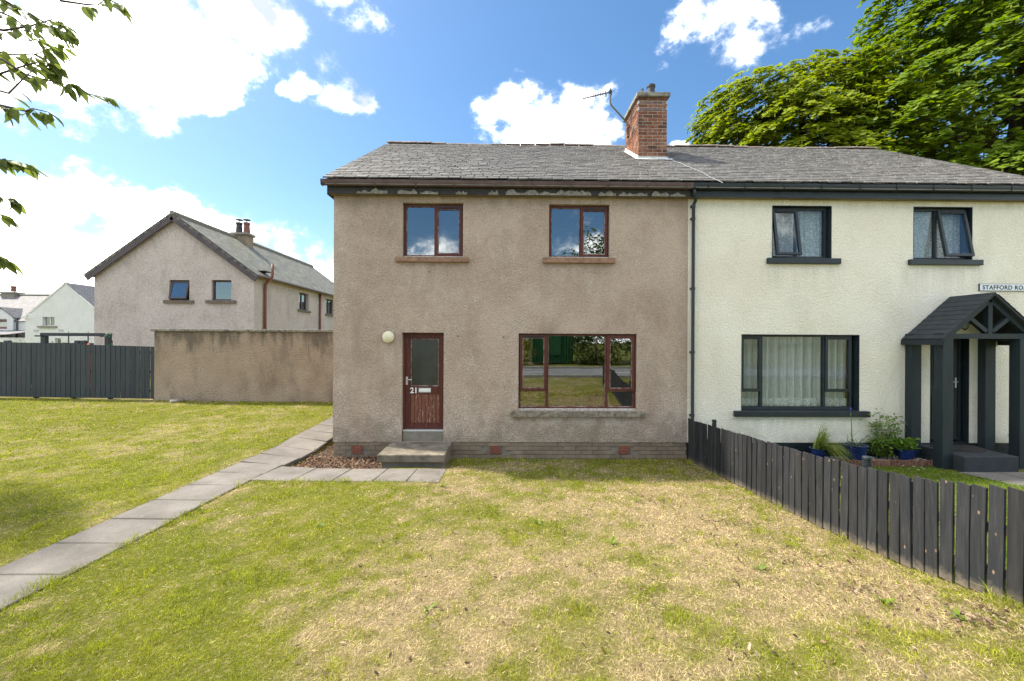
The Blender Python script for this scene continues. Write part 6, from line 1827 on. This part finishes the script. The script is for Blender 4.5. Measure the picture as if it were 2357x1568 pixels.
def garden():
    rg = np.random.default_rng(8)
    # gravel bed with log edging
    YB = 8.12; zb = h1(7, YB)
    gx0, gx1 = 4.4, at(2172, 1060, 8.12).x
    m = MB(); m.box(gx0, gx1, YB+.03, YF+.02, -.1, .055); o = m.build('gravel_bed', M_SOIL); tag(o, 'gravel bed under the cream house window', 'bed', kind='structure')
    n = 3800; P = np.c_[rg.uniform(gx0, gx1, n), rg.uniform(YB+.06, YF-.0, n), .055+rg.uniform(0, .022, n)]
    oc = np.array([[1, 0, 0], [-1, 0, 0], [0, 1, 0], [0, -1, 0], [0, 0, .7], [0, 0, -.7]], float)
    V = P[:, None]+(oc[None]*rg.uniform(.6, 1.2, (n, 6, 1)))*rg.uniform(.008, .020, (n, 1, 1))
    f = np.array([[0,2,4],[2,1,4],[1,3,4],[3,0,4],[2,0,5],[1,2,5],[3,1,5],[0,3,5]])
    Fc = (f[None]+np.arange(n)[:, None, None]*6).reshape(-1, 3)
    o = bpy.data.objects.new('gravel', np_mesh('gravel', V.reshape(-1, 3), Fc, 3, M_STONE)); link(o); tag(o, 'pale gravel stones around the blue pots', 'gravel', kind='stuff')
    e = thing('log_edging', (6.4, YB, zb), 'row of short red-brown timber logs edging the gravel bed', 'edging')
    lm = []
    for k in range(4):
        q = MB(); r = .034+.003*(k % 2); hh = .11+.008*k; q.lathe([(r, -.08), (r, hh-.008), (r*.85, hh)], (0, 0, 0), 9); lm.append(q.mesh('log', M_LOG, False, False)[0])
    x = gx0
    while x < gx1+.02:
        o = bpy.data.objects.new('log', lm[rg.integers(0, 4)]); link(o, e, (x, YB+rg.uniform(-.006, .006), zb)); x += .068
    # pots and plants
    t1, s1 = pot(1884, 1064, 0, .155, 8.36, 'blue glazed pot of striped grass, nearest the downpipe', .29)
    t2, s2 = pot(1970, 1056, 0, .195, 8.30, 'wide blue glazed pot holding a tall iris bud', .29)
    t3, s3 = pot(2085.5, 1056, 0, .165, 8.32, 'dark blue pot of low leafy plants beside the porch post', .21)
    t4, s4 = pot(2350, 1050, 0, .16, 8.36, 'dark blue pot at the right edge beyond the porch', .21)
    # striped grass
    g = thing('striped_grass', s1, 'clump of yellow striped grass spilling over the pot rim', 'plant')
    k = 420; ang = rg.uniform(0, 6.28, k); dx = np.cos(ang)*.7+.75; 
    dirs = np.c_[dx, np.sin(ang)*.6-.25, rg.uniform(.3, 1.2, k)]
    cols = np.where(rg.random((k, 1)) < .5, np.array([[.36, .38, .10]]), np.array([[.16, .24, .03]]))*rg.uniform(.7, 1.2, (k, 1))
    blades(np.array(s1)+rg.normal(0, .035, (k, 3))*[1, 1, .2], dirs, rg.uniform(.30, .72, k), rg.uniform(.010, .017, k), rg.uniform(1.4, 2.8, k), cols, 'blades', g, s1)
    k = 12; blades(np.array(s1)+rg.normal(0, .03, (k, 3))*[1, 1, .2], np.c_[rg.normal(0, .4, k), rg.normal(0, .3, k), np.ones(k)], rg.uniform(.25, .42, k), np.full(k, .008), rg.uniform(.2, .8, k), np.tile([.12, .19, .03], (k, 1)), 'upright_blades', g, s1)
    # iris
    g = thing('iris', s2, 'thin iris with one blue bud in the wide blue pot', 'plant')
    st = [s2+Vector((-.08, 0, 0)), s2+Vector((-.085, 0, .25)), s2+Vector((-.10, 0, .52)), s2+Vector((-.115, 0, .70))]
    m = MB(); m.tube(st, [.010, .009, .008, .006], 6); m.build('stem', pmat('iris_stem', (.07, .12, .03), (.11, .17, .04), 9, .6), g, smooth=True)
    m = MB(); m.lathe([(.004, -.06), (.013, -.03), (.016, .0), (.010, .04), (.002, .065)], st[-1]+Vector((0, 0, .05)), 8); m.build('bud', pmat('iris_bud', (.03, .03, .14), (.05, .06, .32), 30, .6), g, smooth=True)
    k = 26; a = rg.uniform(0, 6.28, k); blades(np.array(s2)+np.c_[rg.normal(-.05, .06, k), rg.normal(0, .05, k), np.zeros(k)], np.c_[np.cos(a)*.9, np.sin(a)*.6-.2, rg.uniform(.5, 1.8, k)], rg.uniform(.3, .62, k), np.full(k, .009), rg.uniform(.6, 2.2, k), np.array([.10, .17, .03])*rg.uniform(.7, 1.2, (k, 1)), 'leaves', g, s2)
    # rose against the wall
    p = at(2023, 1048, 8.47); bush('rose_bush', (p.x, 8.47, .07), .98, .42, 340, .032, 'young rose bush with pale green leaves against the cream wall', 5, (.14, .22, .03), 8, 'shrub')
    bush('leafy_plant', tuple(s3), .20, .26, 170, .040, 'mound of fresh green leaves in the pot beside the post', 6, (.15, .25, .03), 7)
    g = thing('spiky_grass', (s3.x+.12, 8.50, .07), 'dark spiky grass tuft behind the leafy pot', 'plant')
    k = 40; b0 = np.array([s3.x+.12, 8.50, .06]); blades(b0+rg.normal(0, .05, (k, 3))*[1, .6, 0], np.c_[rg.normal(0, .28, k), rg.normal(-.05, .15, k), np.ones(k)], rg.uniform(.25, .46, k), np.full(k, .010), rg.uniform(.1, .6, k), np.array([.05, .10, .035])*rg.uniform(.7, 1.3, (k, 1)), 'blades', g, tuple(b0))
    bush('small_shrub', tuple(s4), .30, .22, 70, .032, 'small leafy plant in the pot at the right edge', 7, (.14, .21, .03), 6)
    # shrubs over the far fence
    for (px, py, Y, hh, lab) in ((50, 800, 26, .55, 'rounded pale green shrub showing above the far dark fence'), (165, 800, 24, .4, 'thin brownish shrub showing behind the swing frame')):
        p = at(px, 786, Y); bs = (p.x, Y, .6); 
        rgx = np.random.default_rng(int(px)); n = 1500; t = thing('garden_shrub', bs, lab, 'shrub')
        C = np.array([p.x, Y, 1.5])+rgx.normal(size=(n, 3))*np.array([.75, .5, .38]); C[:, 2] = np.minimum(C[:, 2], p.z+.15)
        m = MB(); m.tube([(p.x, Y, .4), (p.x, Y, 1.6)], [.05, .03], 6); m.build('stem', M_BARK, t)
        V, Fc, cc = leaf_cloud(C, np.c_[rgx.normal(0, .6, n), rgx.normal(0, .6, n), np.ones(n)], rgx.uniform(.04, .08, n), np.array([.15, .22, .04] if px == 50 else [.14, .15, .05])*rgx.uniform(.7, 1.3, (n, 1)), rgx, 'oval')
        o = bpy.data.objects.new('leaves', np_mesh('leaves', V-np.array(bs), Fc, 3, M_PLANT, {'col': cc})); link(o, t, bs); o['kind'] = 'stuff'
    # ivy on the swing post
    p = at(248, 772, 15.5); bush('climbing_plant', (p.x+.05, 15.46, .6), p.z-.6+.05, .12, 46, .05, 'blue-green climber on the right post of the swing frame', 12, (.06, .16, .10), 3)
    # stone at the wall foot
    p = at(413, 923, YW-.12); m = MB(); m.lathe([(.02, -.05), (.17, -.02), (.20, .03), (.15, .09), (.03, .115)], (p.x, YW-.25, h1(p.x, YW-.25)), 9); m.v = [(x+random.uniform(-.02, .02), y+random.uniform(-.02, .02), z+random.uniform(-.012, .012)) for x, y, z in m.v]
    o = m.build('boulder', M_CAP, smooth=True); tag(o, 'dark rounded stone at the foot of the garden wall', 'stone')
garden()

# ------------------------------------------------------------------ across the road (mirrored in the window panes)
def across():
    t = thing('shipping_container', (3.4, -12.6, .85), 'green ribbed metal container across the road, mirrored in the wide window', 'container')
    m = MB(); x0, x1, y0, z0, z1 = 1.9, 4.9, -12.6, .95, 3.5
    n = 15; pts = []
    for i in range(n):
        a = x0+(x1-x0)*i/n; w = (x1-x0)/n
        pts += [(a, 0), (a+w*.35, 0), (a+w*.5, .06), (a+w*.85, .06)]
    pts.append((x1, 0))
    for (x, d) in pts: m.v += [(x, y0-d, z0), (x, y0-d, z1)]
    for i in range(len(pts)-1): m.f.append((2*i, 2*i+1, 2*i+3, 2*i+2))
    m.build('ribbed_side', M_GREENC, t)
    m = MB(); m.box(x0, x1, y0-2.4, y0-.08, z0, z1); m.build('box_body', M_GREENC, t)
    m = MB(); m.box(x0-.04, x1+.04, y0-2.44, y0+.03, z1, z1+.1); m.build('top_rail', M_GREENC, t)
    m = MB(); m.box(x0+.7, x1-.9, y0+.0, y0+.05, 1.5, 3.2); m.build('door_panel', M_GREENC, t)
    def shrub(name, c, rad, n, size, col, label, seed, cat='shrub', col2=None, frac=0):
        rg = np.random.default_rng(seed); t = thing(name, (c[0], c[1], .8), label, cat)
        d = rg.normal(size=(n, 3)); d /= np.linalg.norm(d, axis=1, keepdims=True)
        C = np.array(c)+d*np.array(rad)*rg.uniform(.4, 1.05, (n, 1))*(1+.15*np.sin(d[:, :1]*9+d[:, 2:]*7)); C = C[C[:, 2] > .8]; n = len(C)
        cols = np.array(col)*rg.uniform(.6, 1.3, (n, 1))
        if col2 is not None: k = rg.random(n) < frac; cols[k] = np.array(col2)*rg.uniform(.7, 1.2, (k.sum(), 1))
        m = MB(); m.tube([(c[0], c[1], .6), (c[0], c[1], c[2])], [.12, .05], 7); m.build('trunk', M_BARK, t)
        V, Fc, cc = leaf_cloud(C, np.c_[rg.normal(0, .6, n), rg.normal(0, .6, n), np.ones(n)], size*rg.uniform(.7, 1.3, n), cols, rg, 'oval')
        b = np.array([c[0], c[1], .8]); o = bpy.data.objects.new('crown', np_mesh('crown', V-b, Fc, 3, M_LEAF, {'col': cc})); link(o, t, b); o['kind'] = 'stuff'
    shrub('broom_bush', (1.0, -11.6, 1.8), (1.0, .8, 1.2), 2600, .05, (.06, .09, .02), 'broom bush with yellow flowers across the road', 3, 'shrub', (.55, .38, .02), .35)
    shrub('hedge_bush', (-2.0, -13.5, 2.2), (2.6, 1.5, 2.6), 5000, .10, (.05, .09, .02), 'dark green bush left of the container across the road', 4)
    shrub('hedge_bush', (6.6, -12.6, 2.2), (2.2, 1.5, 2.8), 5000, .10, (.05, .09, .018), 'dark green bush right of the container across the road', 6)
    shrub('hedge_bush', (3.4, -17.5, 3.4), (5.0, 1.8, 3.2), 6000, .14, (.045, .085, .02), 'broad dark bush behind the container across the road', 7)
    shrub('hedge_bush', (-8, -14, 2.4), (4.5, 1.8, 2.8), 5000, .13, (.05, .095, .02), 'broad bush across the road in front of the left lawn', 8)
    shrub('hedge_bush', (12.5, -14, 2.4), (4.6, 1.8, 2.8), 5000, .13, (.05, .09, .02), 'broad bush across the road in front of the porch', 10)
    shrub('roadside_tree', (8.2, -16, 7.2), (3.4, 2.6, 4.6), 9000, .15, (.075, .115, .012), 'tall green tree across the road, mirrored in the upper window', 9, 'tree')
across()

# ------------------------------------------------------------------ grass
def build_grass():
    rg = np.random.default_rng(77)
    bands = [(1.2, 3.0, 11500, .0023), (3.0, 4.5, 6800, .0031), (4.5, 7.0, 2700, .0052), (7.0, 10.0, 1500, .0080), (10.0, 14.6, 850, .012)]
    PX_, PY_, W_ = [], [], []
    for (a, b, dens, w) in bands:
        x0, x1 = -1.36*b-.8, min(1.36*b+.8, 12.5)
        x0 = max(x0, -19.5)
        n = int((b-a)*(x1-x0)*dens)
        x = rg.uniform(x0, x1, n); y = rg.uniform(a, b, n)
        keep = np.abs(x) < 1.34*y+.8
        x, y = x[keep], y[keep]
        PX_.append(x); PY_.append(y); W_.append(np.full(len(x), w))
    x = np.concatenate(PX_); y = np.concatenate(PY_); w = np.concatenate(W_)
    e = .05*(fbm(x*4, y*4, 21)-.5)+.02*(rg.random(len(x))-.5)
    er = .24*(fbm(x*2.2, y*2.2, 23)-.5)
    ok = ~((x > PATHX[0]+.015+e) & (x < PATHX[1]-.07+e+er))
    ok &= ~((x > PATHX[1]-.1) & (x < -1.10+e*1.5) & (y > 6.68+e) & (y < 8.7))
    ok &= ~((x > PATHX[1]-.02) & (x < XR+.3) & (y > YF-.015))
    ok &= ~((x > -4.13) & (x < XL) & (y > 7.5))
    ok &= y < YW-.02
    ok &= ~((x > 4.35) & (x < 8.75) & (y > 8.09))
    ok &= ~((x > 8.55) & (y > 7.66))
    ok &= ~((x > 8.5+e+.25*np.maximum(0, 7.7-y)) & (y > 6.8+e))
    ok &= ~((x > -2.35) & (x < -1.05) & (y > 7.6))
    ok &= ~((np.abs(x-FXX-.01) < .02))
    x, y, w = x[ok], y[ok], w[ok]
    d = dryness(x, y); n = len(x)
    # thin, trodden spots where the thatch shows
    r = rg.random(n)
    nb = neigh = (x > 3.9)
    straw = rg.random(n) < np.clip((d-.22)*1.10, .05, .74)
    straw = np.where(neigh, rg.random(n) < .06, straw)
    straw = np.where(x < -5, rg.random(n) < np.clip((d-.2)*.9, .04, .45), straw)
    edge = ((x > PATHX[1]-.25) & (x < PATHX[1]+.10) & (y < 6.7)) | (np.abs(x-PATHX[0]) < .06) | ((y > YF-.22) & (x > -1) & (x < 3.9)) | ((y > 6.5) & (y < 6.68) & (x < -1.1) & (x > -4.2)) | (np.abs(x-FXX) < .10)
    tuft = fbm(x*6, y*6, 14)
    L = np.where(straw, rg.uniform(.014, .046, n), rg.uniform(.014, .036, n)*(.8+1.7*np.clip((tuft-.50)*4, 0, 1)))
    L = np.where(edge & ~straw, L*rg.uniform(1.1, 2.4, n), L)
    L = np.where(neigh & ~straw, rg.uniform(.03, .06, n), L)
    lean = np.where(straw, rg.uniform(1.15, 1.52, n), np.abs(rg.normal(0, .55, n)))
    yaw = rg.uniform(0, 2*math.pi, n)+.0
    yaw = np.where(straw & (rg.random(n) < .5), 1.0+rg.normal(0, .6, n), yaw)
    dx, dy = np.cos(yaw)*np.sin(lean), np.sin(yaw)*np.sin(lean); dz = np.cos(lean)
    sx, sy = -np.sin(yaw), np.cos(yaw)
    # blades turn their flat side at random
    tw = rg.uniform(0, math.pi, n); 
    S_ = np.stack([sx*np.cos(tw)+np.cos(yaw)*np.cos(lean)*np.sin(tw), sy*np.cos(tw)+np.sin(yaw)*np.cos(lean)*np.sin(tw), -np.sin(lean)*np.sin(tw)], -1)
    z = H(x, y)+.022*(fbm(x*3, y*3, 9)-.5)-.002+np.where(straw, rg.uniform(.002, .018, n), 0)
    B = np.stack([x, y, z], -1); D = np.stack([dx, dy, dz], -1)
    ww = (w*rg.uniform(.7, 1.3, n)*np.where(straw, .70, 1))[:, None]/2
    M_ = B+D*(L*.55)[:, None]
    bend = np.where(straw, .02, rg.uniform(.05, .35, n))
    T_ = B+D*L[:, None]; T_[:, 2] -= bend*L; T_[:, 0] += np.cos(yaw)*bend*L; T_[:, 1] += np.sin(yaw)*bend*L
    V = np.stack([B-S_*ww, B+S_*ww, M_+S_*ww*.8, M_-S_*ww*.8, T_], 1).reshape(-1, 3)
    k = np.arange(n)[:, None]*5
    Fc = np.concatenate([k+np.array([[0, 1, 2]]), k+np.array([[0, 2, 3]]), k+np.array([[3, 2, 4]])], 1).reshape(-1, 3)
    br = (rg.uniform(.60, 1.36, n)*(.55+.90*fbm(x*13, y*13, 40, 3)))[:, None]
    patch = fbm(x*.8, y*.8, 30)[:, None]
    g = GREEN*(1-patch)+GREENY*patch
    g = np.where((d < .18)[:, None], g*.85+DKG*.15, g)
    g = np.where((rg.random(n) < .25)[:, None], GREENY*1.1, g)
    g = np.where(neigh[:, None], np.array([.115, .20, .015]), g)
    strawc = np.where((rg.random(n) < .16)[:, None], np.array([.22, .14, .075]), np.where((rg.random(n) < .3)[:, None], np.array([.68, .56, .32]), STRAW))
    left = (x < -5)[:, None]
    strawc = np.where(left, np.array([.44, .43, .12]), strawc)
    c = np.where(straw[:, None], strawc, g)*br
    col = np.repeat(np.c_[c, np.ones(n)], 5, 0)
    o = bpy.data.objects.new('grass', np_mesh('grass', V, Fc, 3, M_GRASS, {'col': col})); link(o)
    tag(o, 'short mown grass and dry clippings over the lawns', 'grass', kind='stuff')
    print('grass blades', n)
    # daisies in the neighbour's lawn
    dm = MB()
    for k in range(10):
        a = 2*math.pi*k/10; b0 = len(dm.v)
        c_, s_ = math.cos(a), math.sin(a)
        dm.v += [(0, 0, .004), (c_*.6-s_*.2, s_*.6+c_*.2, .10), (c_, s_, .02), (c_*.6+s_*.2, s_*.6-c_*.2, .10)]; dm.f.append((b0, b0+1, b0+2, b0+3))
    dme = dm.mesh('petals', M_WHITEP, False, False)[0]
    cm = MB(); cm.lathe([(.28, .0), (.30, .10), (.12, .22), (.01, .24)], (0, 0, 0), 8); cme = cm.mesh('centre', pmat('daisy_yellow', (.5, .33, .02), (.6, .42, .03), 9), False, False)[0]
    labs = ['leftmost', 'second from left', 'third from left', 'fourth from left', 'fifth from left', 'sixth from left', 'rightmost']
    for (px, py), lb in zip(((2079, 1071.5), (2092, 1080), (2104, 1074), (2114, 1081), (2121, 1076), (2127, 1079.5), (2138, 1068)), labs):
        dd = ray(px, py); tt = 1.0
        for tt in np.linspace(3, 12, 400):
            q = Vector((dd.x*tt/dd.y, tt, CAMZ+dd.z*tt/dd.y))
            if q.z < h1(q.x, q.y)+.06: break
        t = thing('daisy', q, 'white daisy in the cream house lawn, %s of the scatter' % lb, 'flower', 'daisies in the lawn')
        for nm, mm in (('petals', dme), ('centre', cme)):
            o = bpy.data.objects.new(nm, mm); link(o, t, q); o.scale = (.020,)*3
        m = MB(); m.tube([q, Vector((q.x, q.y, h1(q.x, q.y)-.01))], .0015, 4); m.build('stalk', M_PLANT, t)
    # broad weeds in the front lawn
    for i, (wx, wy) in enumerate(((1.15, 4.4), (2.35, 3.75), (.4, 5.0), (3.2, 2.85), (1.9, 5.9), (-2.2, 4.9), (-.6, 3.2), (2.9, 3.1), (-1.0, 6.45), (2.0, 8.2))):
        p = Vector((wx, wy, h1(wx, wy))); 
        k = 9; a = rg.uniform(0, 6.28, k)
        t = thing('weed', p, ['broad leaved weed in the lawn straight ahead', 'broad leaved weed in the straw near the fence', 'small weed in mid lawn', 'tufted weed near the right corner of the lawn', 'weed in the pale straw below the wide window', 'weed beside the slab path', 'weed in the green foreground', 'low weed between the leaf scraps', 'weed at the end of the door slabs', 'weed at the foot of the wall under the wide window'][i], 'weed', 'broad leaved lawn weeds')
        blades(np.tile(np.array(p), (k, 1)), np.c_[np.cos(a), np.sin(a), rg.uniform(.5, 1.4, k)], rg.uniform(.05, .13, k), rg.uniform(.016, .028, k), rg.uniform(.5, 1.6, k), np.array([.15, .22, .02])*rg.uniform(.7, 1.2, (k, 1)), 'leaves', t, tuple(p))
build_grass()
